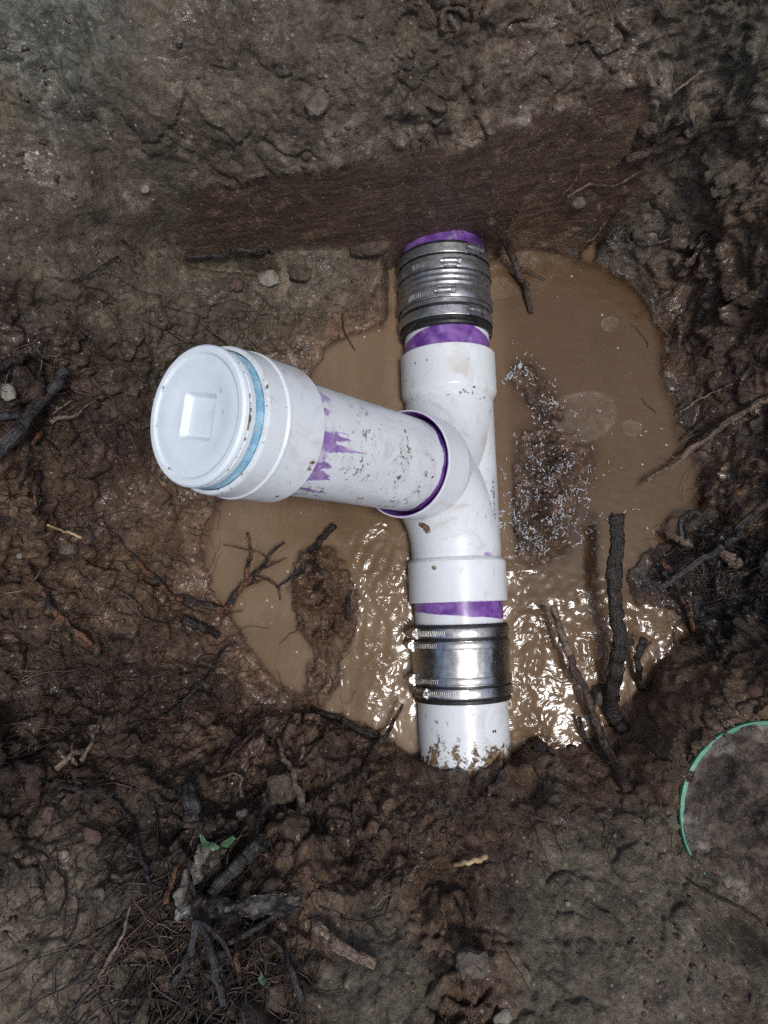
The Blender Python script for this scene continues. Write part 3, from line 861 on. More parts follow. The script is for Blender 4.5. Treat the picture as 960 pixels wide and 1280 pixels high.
# tee body: run with two hubs, branch hub, two sweeps that meet in a V
def tee_attr(SS, AA, RR, V):
    d = 0.30 * np.ones(len(V)) + 0.10 * fbm(V[:, 0], V[:, 1], 14, 4, 131)
    d += 0.16 * np.exp(-((SS - 0.094) / 0.006) ** 2) * (RR < 0.0655)
    for fx, fy, fr, fs in [(578,661,.0045,(1,.7,1)),(592,643,.0026,(1,1,1)),(573,683,.0020,(1,1,1)),(600,677,.0020,(1,1,1)),(614,711,.0040,(1,.8,1)),(540,710,.0050,(.6,.8,1)),(530,720,.0040,(.6,1,1)),(557,505,.0030,(1,1,1)),(546,462,.0050,(.5,1,1)),(583,470,.0040,(.5,1,1)),(530,660,.0090,(.8,.4,1)),(537,690,.0080,(1.5,.4,1)),(522,470,.0030,(1,1,1)),(563,447,.0030,(1,.6,1))]:
        d = np.maximum(d, 0.80 * np.exp(-(ellip(V, at(fx, fy, .055), fr, fs) ** 2)))
    pr = np.zeros(len(V))
    pr = np.maximum(pr, 0.62 * np.exp(-(ellip(V, at(610, 693, .045), 0.016, (1, 3, 1)) ** 2)))
    pr = np.maximum(pr, 0.52 * np.exp(-(ellip(V, at(506, 440, .03), 0.012, (2, 1, 1)) ** 2)))
    lt = (V - CEN) @ np.cross(RUN, [0, 0, 1.0])
    ink = 0.8 * (np.abs(lt - 0.0475) < 0.0016) * (V[:, 2] > 0) * (RR < 0.0578) * (SS > -0.062) * (SS < -0.012) * (perlin(SS * 330, lt * 400, 133) > -0.05)
    return dict(dirt=d, primer=pr, ink=ink)
tee = MB()
runp = [(-0.166, 0.0575), (-0.166, HR - 0.001), (-0.165, HR), (-0.1155, HR), (-0.1125, HR - 0.002), (-0.110, 0.0577), (0.0985, 0.0577), (0.102, 0.0600), (0.106, HR - 0.0005), (0.108, HR), (0.159, HR), (0.160, HR - 0.001), (0.160, 0.0575)]
V, F, A = lathe(CEN, RUN, runp, attr=tee_attr); tee.add(V, F, **A)
# branch hub with an open, primed mouth
mouth = 0.1150
def hub_attr(SS, AA, RR, V):
    p = np.where((RR < 0.0630) & (SS > 0.086), 1.0, 0.0)
    d = 0.28 + 0.1 * fbm(V[:, 0], V[:, 1], 20, 3, 132)
    return dict(primer=p, dirt=d)
hubp = [(0.040, 0.0570), (0.058, 0.0610), (0.066, 0.0640), (0.070, 0.0650), (mouth - 0.001, 0.0650), (mouth, 0.0645), (mouth, 0.0625), (mouth - 0.001, 0.0619), (mouth - 0.012, 0.0592), (mouth - 0.026, 0.0572)]
V, F, A = lathe(CEN, BR, hubp, attr=hub_attr, step=0.0014); tee.add(V, F, **A)
for sg in (-1, 1):
    Rb = 0.102; ph = np.linspace(0, np.pi / 2, 60)
    sides = 160; a = np.arange(sides) / sides * 2 * np.pi
    pc = CEN + Rb * BR + sg * Rb * RUN
    P = pc + Rb * (-np.cos(ph)[:, None] * sg * RUN - np.sin(ph)[:, None] * BR)
    out_ = (-np.cos(ph)[:, None] * sg * RUN - np.sin(ph)[:, None] * BR)
    side = np.cross(RUN, BR)
    rad = 0.0590 - 0.0008 * (ph / (np.pi / 2))
    V = (P[:, None] + rad[:, None, None] * (np.cos(a)[None, :, None] * out_[:, None] + np.sin(a)[None, :, None] * side)).reshape(-1, 3)
    F = []
    for i in range(59):
        for j in range(sides):
            k = (j + 1) % sides
            q = (i * sides + j, i * sides + k, (i + 1) * sides + k, (i + 1) * sides + j)
            F.append(q if sg > 0 else q[::-1])
    s_ = (V - CEN) @ RUN
    A = tee_attr(s_, s_ * 0, np.full(len(V), 0.0589), V)
    keep = ((V - CEN) @ BR < 0.066) | True
    tee.add(V, F, **A)
tee.build("tee_fitting", M['pvc'], base, ORG, sharp=32)

# riser pipe up to the cap adapter
ax_b, e1b, e2b = axis_frame(BR)
def riser_attr(SS, AA, RR, V):
    u = AA * 0.0568
    z_ = u * 0
    e_ = 0.338 - SS                                   # distance below the adapter
    thin = np.clip(fbm(u, z_ + 0.3, 75, 3, 141, 0.6) + 0.05, 0, 1)
    drip = 0.015 + 0.130 * thin * (0.4 + sst(-0.2, 0.3, fbm(u, z_ + 1.7, 14, 2, 142))) + 0.016 * fbm(u, z_ + 2.9, 16, 2, 147)
    body = sst(drip + 0.003, drip - 0.003, e_ + 0.004 * fbm(u, SS, 90, 3, 148))
    wash = 0.56 * sst(0.052, 0.010, e_ + 0.050 * fbm(u, SS * 0.3, 45, 4, 149))
    pr = np.maximum(body * (0.42 + 0.34 * sst(-0.3, 0.2, fbm(u, SS * 0.3, 60, 4, 143))), wash)
    pr = np.maximum(pr, sst(0.1185, 0.1145, SS + 0.006 * fbm(u, SS, 40, 3, 145)))
    d = 0.33 + 0.20 * fbm(V[:, 0], V[:, 2], 26, 4, 144) + 0.08 * sst(0.05, -0.02, V[:, 1] - CEN[1])
    return dict(primer=pr, dirt=d)
V, F, A = lathe(CEN, BR, [(0.085, 0.0566), (0.345, 0.0566)], sides=256, step=0.0014, attr=riser_attr)
MB().add(V, F, **A).build("riser_pipe", M['pvc'], base, ORG, sharp=40)

# cleanout adapter and screw plug
def adapt_attr(SS, AA, RR, V):
    d = 0.27 + 0.12 * fbm(V[:, 0], V[:, 1], 22, 4, 151)
    c = CEN + BR * 0.338 + 0.066 * (-0.80 * RUN + 0.6 * np.cross(RUN, BR))
    low = at(365, 608, .315)
    d = np.maximum(d, 0.62 * np.exp(-(ellip(V, low, 0.020, (1, 1.2, 1)) ** 2)))
    d = np.maximum(d, 0.60 * np.exp(-(ellip(V, at(388, 585, .31), 0.020, (2.2, 1.0, 1)) ** 2)))
    d += (0.12 + 0.40 * fbm(AA * 0.066, SS, 30, 3, 153)) * np.exp(-((SS - 0.4045) / 0.0028) ** 2) + 0.14 * np.exp(-((SS - 0.3845) / 0.0016) ** 2)
    return dict(dirt=d)
ad = [(0.3337, 0.0560), (0.3337, 0.0650), (0.3347, 0.0662), (0.3770, 0.0662), (0.3788, 0.0676), (0.3812, 0.0676), (0.3828, 0.0662), (0.4040, 0.0662), (0.4058, 0.0652), (0.4062, 0.0622), (0.4020, 0.0612), (0.3980, 0.0606)]
V, F, A = lathe(CEN, BR, ad, sides=224, step=0.0016, attr=adapt_attr)
MB().add(V, F, **A).build("cap_adapter", M['pvc'], base, ORG, sharp=30)
tp = [(0.3985, 0.0586), (0.4000, 0.0608), (0.4085, 0.0613), (0.4110, 0.0603), (0.4150, 0.0608), (0.4175, 0.0594)]
V, F, A = lathe(CEN, BR, tp, sides=160, step=0.0016)
V = V + 0.0007 * fbm(V[:, 0] + V[:, 2], V[:, 1] * 2, 60, 3, 152)[:, None] * BR
MB().add(V, F).build("thread_tape", M['tape'], base, ORG)

def plug():
    nr, ns = 110, 200
    r = np.linspace(0, 0.0615, nr); a = np.arange(ns) / ns * 2 * np.pi
    Rr, Aa = np.meshgrid(r, a, indexing='ij')
    x = Rr * np.cos(Aa); y = Rr * np.sin(Aa)
    th = math.radians(-12)
    qx = np.abs(x * math.cos(th) + y * math.sin(th)); qy = np.abs(-x * math.sin(th) + y * math.cos(th))
    hs = 0.0195; rd = 0.003
    sd = np.hypot(np.maximum(qx - hs + rd, 0), np.maximum(qy - hs + rd, 0)) + np.minimum(np.maximum(qx - hs + rd, qy - hs + rd), 0) - rd
    z = np.zeros_like(Rr)
    z -= 0.0020 * sst(0.0555, 0.0525, Rr)                # dished face inside a raised lip
    z -= 0.0018 * sst(0.047, 0.026, Rr)
    z -= 0.0062 * sst(0.0014, -0.0030, sd)               # square wrench socket
    z -= 0.0022 * sst(0.0590, 0.0615, Rr) ** 2
    dirt = 0.22 + (0.16 + 0.5 * fbm(x, y, 22, 3, 164)) * np.exp(-((Rr - 0.0535) / 0.0016) ** 2) + 0.16 * fbm(x, y, 35, 4, 161) + 0.14 * np.exp(-(sd / 0.0016) ** 2) * (fbm(x, y, 60, 2, 162) > 0.05)
    P = CEN + BR * (0.4285 + z.ravel()[:, None]) + x.ravel()[:, None] * e1b + y.ravel()[:, None] * e2b
    F = []
    for i in range(nr - 1):
        for j in range(ns):
            k = (j + 1) % ns
            F.append((i * ns + j, (i + 1) * ns + j, (i + 1) * ns + k, i * ns + k))
    m = MB().add(P, F, dirt=dirt.ravel())
    def pa(SS, AA, RR, V):
        return dict(dirt=0.26 + (0.30 + 0.4 * fbm(AA * 0.06, SS, 25, 3, 165)) * np.exp(-((SS - 0.4215) / 0.0016) ** 2) + 0.12 * fbm(V[:, 0], V[:, 1], 30, 3, 163))
    V, F, A = lathe(CEN, BR, [(0.4135, 0.0585), (0.4150, 0.0610), (0.4205, 0.0618), (0.4215, 0.0611), (0.4230, 0.0619), (0.4263, 0.0615)], sides=200, step=0.0008, attr=pa)
    m.add(V, F, **A)
    m.build("screw_plug", M['pvc_cap'], base, ORG, sharp=50)
plug()

# stubs glued into the run hubs
def stub_attr_up(SS, AA, RR, V):
    x = ((V - CEN) @ np.cross(RUN, [0, 0, 1.0])) / 0.0568
    top = 0.1895 - 0.014 * x * x + 0.002 * fbm(x, SS * 0, 3, 3, 171)
    pr = sst(top + 0.002, top - 0.002, SS)
    return dict(primer=pr, dirt=0.27 + 0.10 * fbm(V[:, 0], V[:, 1], 40, 3, 172))
V, F, A = lathe(CEN, RUN, [(0.120, PR), (0.240, PR)], attr=stub_attr_up, step=0.0014); MB().add(V, F, **A).build("pipe_stub", M['pvc'], base, ORG)
def stub_attr_dn(SS, AA, RR, V):
    x = ((V - CEN) @ np.cross(RUN, [0, 0, 1.0])) / 0.0568
    edge = -0.1835 - 0.0055 * x + 0.0015 * fbm(x, SS * 0, 3, 3, 173)
    pr = sst(edge - 0.0015, edge + 0.0015, SS)
    return dict(primer=pr, dirt=0.22 + 0.10 * fbm(V[:, 0], V[:, 1], 40, 3, 174))
V, F, A = lathe(CEN, RUN, [(-0.240, PR), (-0.130, PR)], attr=stub_attr_dn, step=0.0014); MB().add(V, F, **A).build("pipe_stub", M['pvc'], base, ORG)

# the two house and street pipes
def up_attr(SS, AA, RR, V):
    return dict(primer=np.ones(len(V)), dirt=0.24 + 0.40 * sst(0.318, 0.335, SS) + 0.1 * fbm(V[:, 0], V[:, 1], 60, 3, 175))
V, F, A = lathe(CEN, RUN, [(0.242, 0.0570), (0.62, 0.0570)], attr=up_attr, step=0.004)
o = MB().add(V, F, **A).build("drain_pipe", M['pvc'], None, along(0.242))
tag(o, "purple stained pipe end coming out under the cut clay face", "pipe")
def dn_attr(SS, AA, RR, V):
    d = 0.30 + 0.34 * sst(-0.315, -0.365, SS) + 0.34 * fbm(V[:, 0] * 1.6, V[:, 1] * 0.7, 34, 4, 176)
    return dict(dirt=d)
V, F, A = lathe(CEN, RUN, [(-0.58, 0.0572), (-0.241, 0.0572)], attr=dn_attr, step=0.002)
o = MB().add(V, F, **A).build("drain_pipe", M['pvc'], None, along(-0.242))
tag(o, "mud spattered white pipe running into the near bank below the shiny coupling", "pipe")

# ------------------------------------------------------------------ shielded couplings
def screw_geo(pos, tang, rad, axi, hl, hr, rel=0.0):
    """worm screw housing: a barrel lying along tang on top of the band, with a saddle; returns housing, screw"""
    H = MB(); S = MB()
    c = pos + rad * hr * 0.55
    V, F, _ = lathe(c - tang * hl / 2, tang, [(0, hr * 0.7), (0, hr * 0.95), (hl * 0.06, hr), (hl * 0.94, hr), (hl, hr * 0.95), (hl, hr * 0.7)], sides=18, step=0.003, cap0=True, cap1=True)
    H.add(V, F)
    # saddle
    w, t_, l = hr * 1.5, hr * 0.5, hl * 1.02
    cc = pos - rad * 0.0002
    v = [cc + sx * tang * l / 2 + sy * axi * w + sz * rad * t_ for sx in (-1, 1) for sy in (-1, 1) for sz in (-0.3, 1)]
    H.add(v, [(0, 1, 3, 2), (4, 6, 7, 5), (0, 4, 5, 1), (2, 3, 7, 6), (1, 5, 7, 3), (0, 2, 6, 4)])
    # slotted hex head on a short neck
    V, F, _ = lathe(c + tang * hl * 0.5, tang, [(0, hr * 0.55), (hl * 0.10, hr * 0.55), (hl * 0.10, hr * 0.98), (hl * 0.36, hr * 0.98), (hl * 0.40, hr * 0.8), (hl * 0.40, hr * 0.45), (hl * 0.30, hr * 0.42), (hl * 0.30, 0.0001)], sides=6, step=0.01)
    S.add(V, F)
    V, F, _ = lathe(c - tang * hl * 0.75, tang, [(0, 0.0001), (0, hr * 0.5), (hl * 0.26, hr * 0.55)], sides=10, step=0.01)
    S.add(V, F)
    return H, S

def coupling(label, s0, s1, R, bands, shield, shield_mat, band_mat, grooves):
    o = along((s0 + s1) / 2)
    root = empty("pipe_coupling", o)
    tag(root, label, "pipe coupling")
    rub = [(s0, 0.0573), (s0, R - 0.0012), (s0 + 0.0012, R), (s0 + 0.004, R + 0.0004), (s0 + 0.0055, R - 0.0006)]
    rub += [(s1 - 0.0055, R - 0.0006), (s1 - 0.004, R + 0.0004), (s1 - 0.0012, R), (s1, R - 0.0012), (s1, 0.0573)]
    V, F, A = lathe(CEN, RUN, rub, step=0.004); MB().add(V, F).build("rubber_sleeve", M['rubber'], root, o, sharp=35)
    a0, a1 = shield
    prof = [(a0, R - 0.0004), (a0, R + 0.0006)]
    for g in grooves:
        prof += [(g - 0.0018, R + 0.0006), (g, R + 0.0016), (g + 0.0018, R + 0.0006)]
    prof += [(a1, R + 0.0006), (a1, R - 0.0004)]
    V, F, A = lathe(CEN, RUN, prof, step=0.003)
    V = V + 0.00035 * fbm(V[:, 0] * 2, V[:, 1], 40, 3, 181)[:, None] * np.array([0, 0, 1.0])
    MB().add(V, F).build("metal_shield", shield_mat, root, o, sharp=35)
    _, e1, e2 = axis_frame(RUN)
    for (sc, w, bR, angs, sgn, slant) in bands:
        # band: a flat strap with turned slots
        m = MB()
        V, F, A = lathe(CEN, RUN, [(sc - w, bR - 0.0008), (sc - w, bR), (sc - w * 0.8, bR + 0.0005), (sc + w * 0.8, bR + 0.0005), (sc + w, bR), (sc + w, bR - 0.0008)], step=0.004)
        m.add(V, F)
        ang = math.radians(angs)     # angle of the screw: 0 = left, 90 = top (towards the sky), 180 = right
        def rdir(t): return -math.cos(t) * np.cross(RUN, [0, 0, 1.0]) + math.sin(t) * np.array([0, 0, 1.0])
        def tdir(t): return math.sin(t) * np.cross(RUN, [0, 0, 1.0]) + math.cos(t) * np.array([0, 0, 1.0])
        # overlapping tail of the strap
        ts = np.linspace(ang - sgn * 0.10, ang - sgn * 0.95, 24)
        tv = []
        for t in ts:
            for sx in (-1, 1):
                tv.append(CEN + RUN * (sc + sx * w * 0.88) + rdir(t) * (bR + 0.0013))
        m.add(tv, [(2 * k, 2 * k + 1, 2 * k + 3, 2 * k + 2) for k in range(23)])
        for k in range(15):
            t = ang - sgn * (0.20 + 0.042 * k)
            c = CEN + RUN * sc + rdir(t) * (bR + 0.0014)
            ax = RUN * w * 0.55 + tdir(t) * 0.0006; bx = tdir(t) * 0.00055; cx = rdir(t) * 0.0007
            v = [c + i * ax + j * bx + l * cx for i in (-1, 1) for j in (-1, 1) for l in (-1, 1)]
            m.add(v, [(0, 1, 3, 2), (4, 6, 7, 5), (0, 4, 5, 1), (2, 3, 7, 6), (1, 5, 7, 3), (0, 2, 6, 4)])
        cl = m.build("clamp_band", band_mat, root, o, sharp=35)
        H, S = screw_geo(CEN + RUN * sc + rdir(ang) * (bR + 0.0006), sgn * tdir(ang), rdir(ang), RUN, 0.0165, 0.0046)
        H.build("screw_housing", band_mat, cl, o, sharp=40); S.build("clamp_screw", band_mat, cl, o, sharp=30)

coupling("dull grey shielded coupling with four clamps beneath the cut clay face", 0.1855, 0.2975, 0.0612,
         [(0.2865, 0.0062, 0.0628, 122, 1, 0), (0.2655, 0.0060, 0.0640, 92, 1, 0), (0.2265, 0.0064, 0.0640, 84, 1, 0), (0.2030, 0.0062, 0.0628, 120, 1, 0)],
         (0.214, 0.2775), M['dull'], M['dull'], [0.234, 0.2415, 0.249, 0.2565])
coupling("shiny steel coupling with screws on its left, near the bottom of the run", -0.2885, -0.1935, 0.0618,
         [(-0.2035, 0.0058, 0.0632, 22, -1, 0), (-0.2185, 0.0046, 0.0634, 12, -1, 0), (-0.2610, 0.0046, 0.0634, 12, -1, 0), (-0.2755, 0.0058, 0.0632, 36, -1, 0)],
         (-0.2665, -0.2135), M['steel'], M['steel'], [])

# ------------------------------------------------------------------ roots and sticks
SEED = [100]
def root_thing(name, label, cat, specs, mat, group=None, parts=None):
    """specs: list of (points, r_start, r_end) with points (px, py, lift); first is the main stem, others its side shoots"""
    m = MB(); org = None; FB = []
    for pts, r0, r1 in specs:
        SEED[0] += 1
        P = hit_many([p[0] for p in pts], [p[1] for p in pts])
        P = P + np.array([ray(p[0], p[1]) * ((p[2] + 0.003) / ray(p[0], p[1])[2]) for p in pts])
        L = np.linalg.norm(np.diff(P, axis=0), axis=1).sum()
        r0, r1 = r0 * 0.86, r1 * 0.86
        n = int(np.clip(L / 0.0032, 9, 90))
        Q = smooth_line(P, n)
        g = np.random.default_rng(SEED[0])
        u = np.linspace(0, 1, n)
        wob = np.stack([perlin(u * 7 + 11 * k, u * 0 + SEED[0] * 1.37, SEED[0] + k) for k in range(3)], 1)
        Q = Q + wob * min(0.45 * max(r0, r1) + 0.0006 + 0.012 * L, 0.004) * np.sin(np.clip(u, 0.08, 1) * np.pi * 0.95)[:, None]
        fw = np.stack([perlin(u * L * 90 + 5 * k, u * 0 + SEED[0] * 2.11, SEED[0] + 9 + k) for k in range(3)], 1)
        Q = Q + fw * 0.18 * max(r0, r1)
        R = (r0 + (r1 - r0) * u) * (1 + 0.16 * perlin(u * 9, u * 0 + 3.1, SEED[0] + 5) + 0.13 * perlin(u * L * 110, u * 0 + 7.7, SEED[0] + 6))
        R = np.maximum(R, 0.0006)
        sides = 12 if max(r0, r1) > 0.006 else (8 if max(r0, r1) > 0.002 else 5)
        sides = sides + 4
        V, F = tube_geo(Q, R, sides, 0.14, SEED[0])
        m.add(V, F)
        aa = np.arange(sides) / sides * 2 * np.pi
        sl = np.concatenate([[0], np.cumsum(np.linalg.norm(np.diff(Q, axis=0), axis=1))])
        FB.append(np.stack([np.tile(np.cos(aa), n) * max(r0, r1), np.tile(np.sin(aa), n) * max(r0, r1), np.repeat(sl, sides) * 0.10 + SEED[0]], 1))
        if org is None: org = Q[0]
    o = m.build(name, M[mat], None, org)
    o.data.attributes.new("fibre", 'FLOAT_VECTOR', 'POINT').data.foreach_set("vector", np.concatenate(FB).astype(np.float32).ravel())
    tag(o, label, cat, group)
    return o

def part_of(o, owner, label=None):
    """makes o a part of owner, staying where it is"""
    o.location = o.location - owner.location
    o.parent = owner
    del o["category"]
    o["label"] = label
    return o

def rt(label, specs, mat, name="root", cat="root"):
    return root_thing(name, label, cat, specs, mat)

rt("thick black root standing in the water right of the pipe", [
   ([(770,643,.060),(772,690,.055),(767,740,.050),(775,790,.042),(768,845,.028),(764,885,.010),(780,912,-.004)], .0108, .0100),
   ([(769,652,.062),(765,641,.064)], .005, .002), ([(772,650,.062),(780,642,.064)], .005, .002),
   ([(766,812,.036),(762,802,.044)], .003, .0012)], 'bark')
lean = rt("pale tipped dark twig leaning over the sparkling water below the black root", [
   ([(691,758,.030),(703,795,.030),(720,840,.028),(739,885,.022),(756,930,.008),(786,988,.003)], .0042, .0075)], 'brown')
part_of(rt("bare tan wood end", [([(690,756,.036),(700,786,.0365),(712,818,.034)], .0036, .0062)], 'pale', "bare_tip", "wood"), lean, "bare tan end without bark")
rt("short thin dark twig sticking up just left of the leaning pale tipped twig", [([(724,897,.016),(732,922,.008),(748,940,.004),(764,955,.001)], .0030, .0038)], 'bark')
rt("short black forked stub right of the thick black root", [([(806,798,.026),(797,825,.020),(803,862,.002)], .0058, .0042), ([(800,815,.022),(814,802,.026)], .003, .0015)], 'bark')
rt("pale frayed stick reaching over the water at the right edge", [
   ([(808,600,.018),(845,578,.018),(880,550,.016),(920,522,.012),(965,496,.006)], .0030, .0058), ([(850,575,.02),(838,570,.024)], .0018,.0008),([(868,562,.02),(855,572,.02)], .0022,.001)], 'pale', "stick", "stick")
rt("long grey stick over the black muck at the right edge", [
   ([(822,738,.030),(868,706,.032),(908,680,.030),(936,648,.022),(966,622,.010)], .0048, .0056), ([(908,680,.034),(928,664,.036)], .0070, .0040)], 'greyw', "stick", "stick")
rt("looped root end above the black muck beside the water", [([(853,672,.018),(850,652,.026),(858,641,.028),(872,640,.022),(885,648,.01)], .0040, .0030)], 'greyw')
rt("pale sawn root stub under the loop", [([(832,664,.014),(852,676,.018),(866,680,.018)], .0048, .0066)], 'pale', "root_stub")
rt("tan wood chunk below the long grey stick", [([(900,690,.014),(912,698,.018),(922,706,.016)], .0070, .0090)], 'pale', "wood_chunk", "wood")
rt("thin orange root on the right bank", [([(952,588,.006),(928,606,.008),(912,630,.008),(905,642,.004)], .0030, .0016)], 'red')
rt("reddish root dipping into the water under the long grey stick", [([(826,700,.018),(840,716,.020),(846,735,.016),(860,760,.010),(868,790,.002)], .0046, .0036)], 'red')
rt("brown peeling stick lying on the water right of the dull coupling", [
   ([(612,278,.030),(634,305,.016),(648,340,.008),(658,368,.005),(664,392,-.001)], .0070, .0040), ([(650,334,.008),(668,342,.006),(682,350,.003)], .0022,.0010)], 'brown', "stick", "stick")
rt("thin pale root forked across the cut clay face", [([(708,247,.003),(735,232,.004),(768,231,.004),(805,212,.003)], .0018, .0020), ([(702,245,.003),(720,222,.003),(724,203,.003)], .0014, .0009)], 'pale')
rt("short pale twig on the dark upper right bank", [([(833,124,.004),(858,104,.005),(878,88,.004)], .0016, .0022)], 'pale', "twig", "twig")
rt("grey buried branch in the upper right bank", [([(782,200,.004),(828,184,.006),(872,166,.005),(925,150,.003)], .0060, .0040)], 'brown', "branch", "branch")
rt("short pale root tip beside the pit corner right of the cut face", [([(752,285,.004),(742,298,.006),(732,303,.004)], .0018, .0010)], 'pale')
rt("thin pale root above the waterline at upper right", [([(802,306,.003),(828,302,.004),(862,290,.003)], .0020, .0026)], 'pale')
rt("thin straight twig above the frayed stick", [([(848,516,.004),(880,496,.005),(916,480,.003)], .0019, .0014)], 'pale', "twig", "twig")
rt("tiny twig between the thin straight twig and the frayed stick", [([(853,550,.006),(872,534,.004),(885,520,.002)], .0014, .0018)], 'brown', "twig", "twig")
rt("grey knobby root in the upper right mud", [([(868,445,.003),(890,425,.004),(925,405,.004),(955,398,.002)], .0024, .0020)], 'brown')
rt("red brown stick lying past the green lid at the right edge", [([(932,1044,.006),(948,1054,.007),(972,1072,.006)], .0052, .0058)], 'red', "stick", "stick")
# left side
rt("thick blue black stick slanting at the left edge", [([(-12,575,.010),(28,532,.012),(60,492,.012),(82,462,.008)], .0088, .0072)], 'greyw', "stick", "stick")
rt("dark stub above the thick blue black stick at the left edge", [([(-12,524,.008),(12,520,.010),(34,524,.006)], .0060, .0048)], 'greyw', "root_stub")
rt("dark rotten wood at the left edge above the pale stone", [([(-12,462,.006),(12,452,.008),(36,446,.005)], .0075, .0040)], 'bark', "wood_chunk", "wood")
rt("pale split root curling beside the thick blue black stick", [([(64,528,.006),(72,522,.010),(88,522,.010),(98,518,.006)], .0030, .0022), ([(96,520,.006),(108,508,.008),(120,500,.004)], .0014,.0008)], 'pale')
rt("orange wood chip under the thick blue black stick", [([(40,556,.006),(46,546,.008),(52,540,.006)], .0030, .0034)], 'red', "wood_chip", "wood")
rt("thin tan twig above the pale split root", [([(66,518,.008),(78,508,.010),(90,500,.006)], .0012, .0012)], 'pale', "twig", "twig")
rt("brown jointed twig left of the white cap", [([(114,472,.004),(124,486,.008),(138,496,.008),(150,512,.006),(170,524,.002)], .0030, .0018), ([(92,489,.004),(112,494,.006),(126,493,.006)], .0012, .0014)], 'brown', "twig", "twig")
rt("bright dry straw on the mud below the white cap at left", [([(59,656,.005),(80,664,.006),(102,672,.005)], .0016, .0020)], 'straw', "straw", "straw")
split = rt("black root with a red split at far left", [([(46,590,.004),(44,615,.008),(48,640,.008),(52,665,.002)], .0050, .0058)], 'bark')
part_of(rt("red heartwood in the split black root at far left", [([(43,618,.014),(45,634,.0155),(49,650,.014)], .0022, .0022)], 'red', "heartwood", "wood"), split, "red wood showing in the split")
rt("black curved rootlet above the split black root", [([(36,570,.006),(30,592,.007),(24,612,.004)], .0022, .0016)], 'bark')
rt("red peeled root crossing the left bank to the water", [([(160,690,.003),(188,718,.006),(216,744,.008),(246,753,.008),(285,765,.004)], .0030, .0052), ([(215,745,.009),(235,760,.008),(262,770,.006)], .0018, .0010)], 'red')
rt("small forked branch with black and orange bark in the left pool", [
   ([(281,766,.004),(296,742,.012),(310,725,.018),(326,712,.020),(340,690,.022),(356,678,.022)], .0062, .0016),
   ([(308,728,.018),(310,705,.024),(313,688,.026),(309,666,.028)], .0036, .0022),
   ([(313,688,.026),(296,684,.026),(279,681,.024)], .0011, .0008), ([(313,688,.026),(330,694,.024),(342,706,.018)], .0014, .0010),
   ([(326,712,.020),(344,704,.018),(358,698,.014)], .0020, .0010), ([(316,722,.020),(334,724,.014),(348,736,.008),(350,750,.003)], .0030, .0010),
   ([(306,730,.018),(326,726,.016)], .0058, .0020), ([(332,700,.022),(346,686,.024),(352,682,.026)], .0010, .0008), ([(285,768,.006),(303,763,.006)], .0012, .0008)], 'red', "branch", "branch")
rt("dark red stub poking out of the water under the riser", [([(386,690,.004),(402,674,.012),(418,657,.018)], .0036, .0050)], 'bark', "root_stub")
rt("hooked dark twig on top of the mud mound", [([(348,734,.006),(374,714,.012),(388,702,.014),(402,716,.006)], .0016, .0034)], 'greyw', "twig", "twig")
rt("red brown splinter standing on the mud mound", [([(434,775,.004),(436,755,.016),(438,738,.024)], .0040, .0022)], 'bark', "splinter", "wood")
rt("black stick at the near water edge left of the pipe", [([(388,888,.003),(420,898,.006),(450,912,.006),(474,922,.003)], .0038, .0052)], 'bark', "stick", "stick")
rt("brown root with pale chewed end on the left bank", [([(52,738,.003),(68,764,.006),(92,786,.007),(114,806,.006)], .0032, .0042), ([(118,806,.006),(124,822,.006)], .0058, .0034)], 'red')
rt("thin white rootlet at the left edge above the chewed root", [([(6,742,.003),(28,738,.006),(40,728,.008),(53,710,.005)], .0013, .0010)], 'pale', "rootlet")
rt("thin brown root beside the black muck hollow on the left bank", [([(148,738,.003),(168,752,.006),(174,768,.006),(190,778,.006),(212,782,.003)], .0013, .0020)], 'brown')
rt("black rotten stick on the bank beside the left pool rim", [([(228,774,.003),(250,784,.007),(274,794,.004)], .0062, .0050)], 'bark', "stick", "stick")
rt("long thin dark root curving down the bank left of the pool rim", [([(296,804,.005),(280,812,.010),(262,842,.012),(238,868,.010),(212,892,.004)], .0018, .0022)], 'greyw', "rootlet")
rt("pale twig standing on the lower left bank", [([(127,893,.014),(117,922,.010),(100,952,.003)], .0014, .0032)], 'pale', "twig", "twig")
rt("tangled pale root knot on the lower left bank", [([(70,962,.005),(88,944,.010),(104,938,.008)], .0038, .0030), ([(82,950,.008),(72,938,.010)], .0022,.0012), ([(90,944,.01),(90,928,.012)], .0018,.001), ([(88,945,.008),(96,956,.006)], .0024,.0014)], 'pale')
rt("brown twig running down the bank beneath the left pool rim", [([(330,902,.008),(306,926,.010),(272,966,.003)], .0022, .0020)], 'brown', "twig", "twig")
rt("stout brown twig at the near water edge left of the pipe", [([(503,880,.030),(487,912,.020),(468,938,.008),(453,972,.001)], .0022, .0058)], 'brown', "twig", "twig")
rt("thin upright twig left of the stout brown twig", [([(430,896,.014),(427,918,.010),(424,944,.002)], .0024, .0014)], 'brown', "twig", "twig")
rt("torn bark strip hanging on the near bank", [([(348,924,.008),(356,950,.010),(370,976,.010),(378,1022,.003)], .0030, .0062), ([(350,915,.010),(352,898,.014)], .0014, .0008)], 'pale', "bark_strip", "bark")
rt("pale splinter standing in the near bank below the torn bark", [([(266,975,.006),(298,968,.010),(302,998,.003)], .0014, .0026)], 'pale', "splinter", "wood")
rt("dark root with an orange tip at lower left", [([(72,982,.003),(110,990,.006),(140,1002,.006),(168,1028,.002)], .0020, .0034), ([(132,996,.008),(142,992,.010)], .0036,.0020)], 'bark')
rt("dark wet root running down toward the black tangle at lower left", [([(168,1040,.003),(178,1075,.006),(186,1100,.005),(188,1122,.002)], .0026, .0022)], 'greyw')
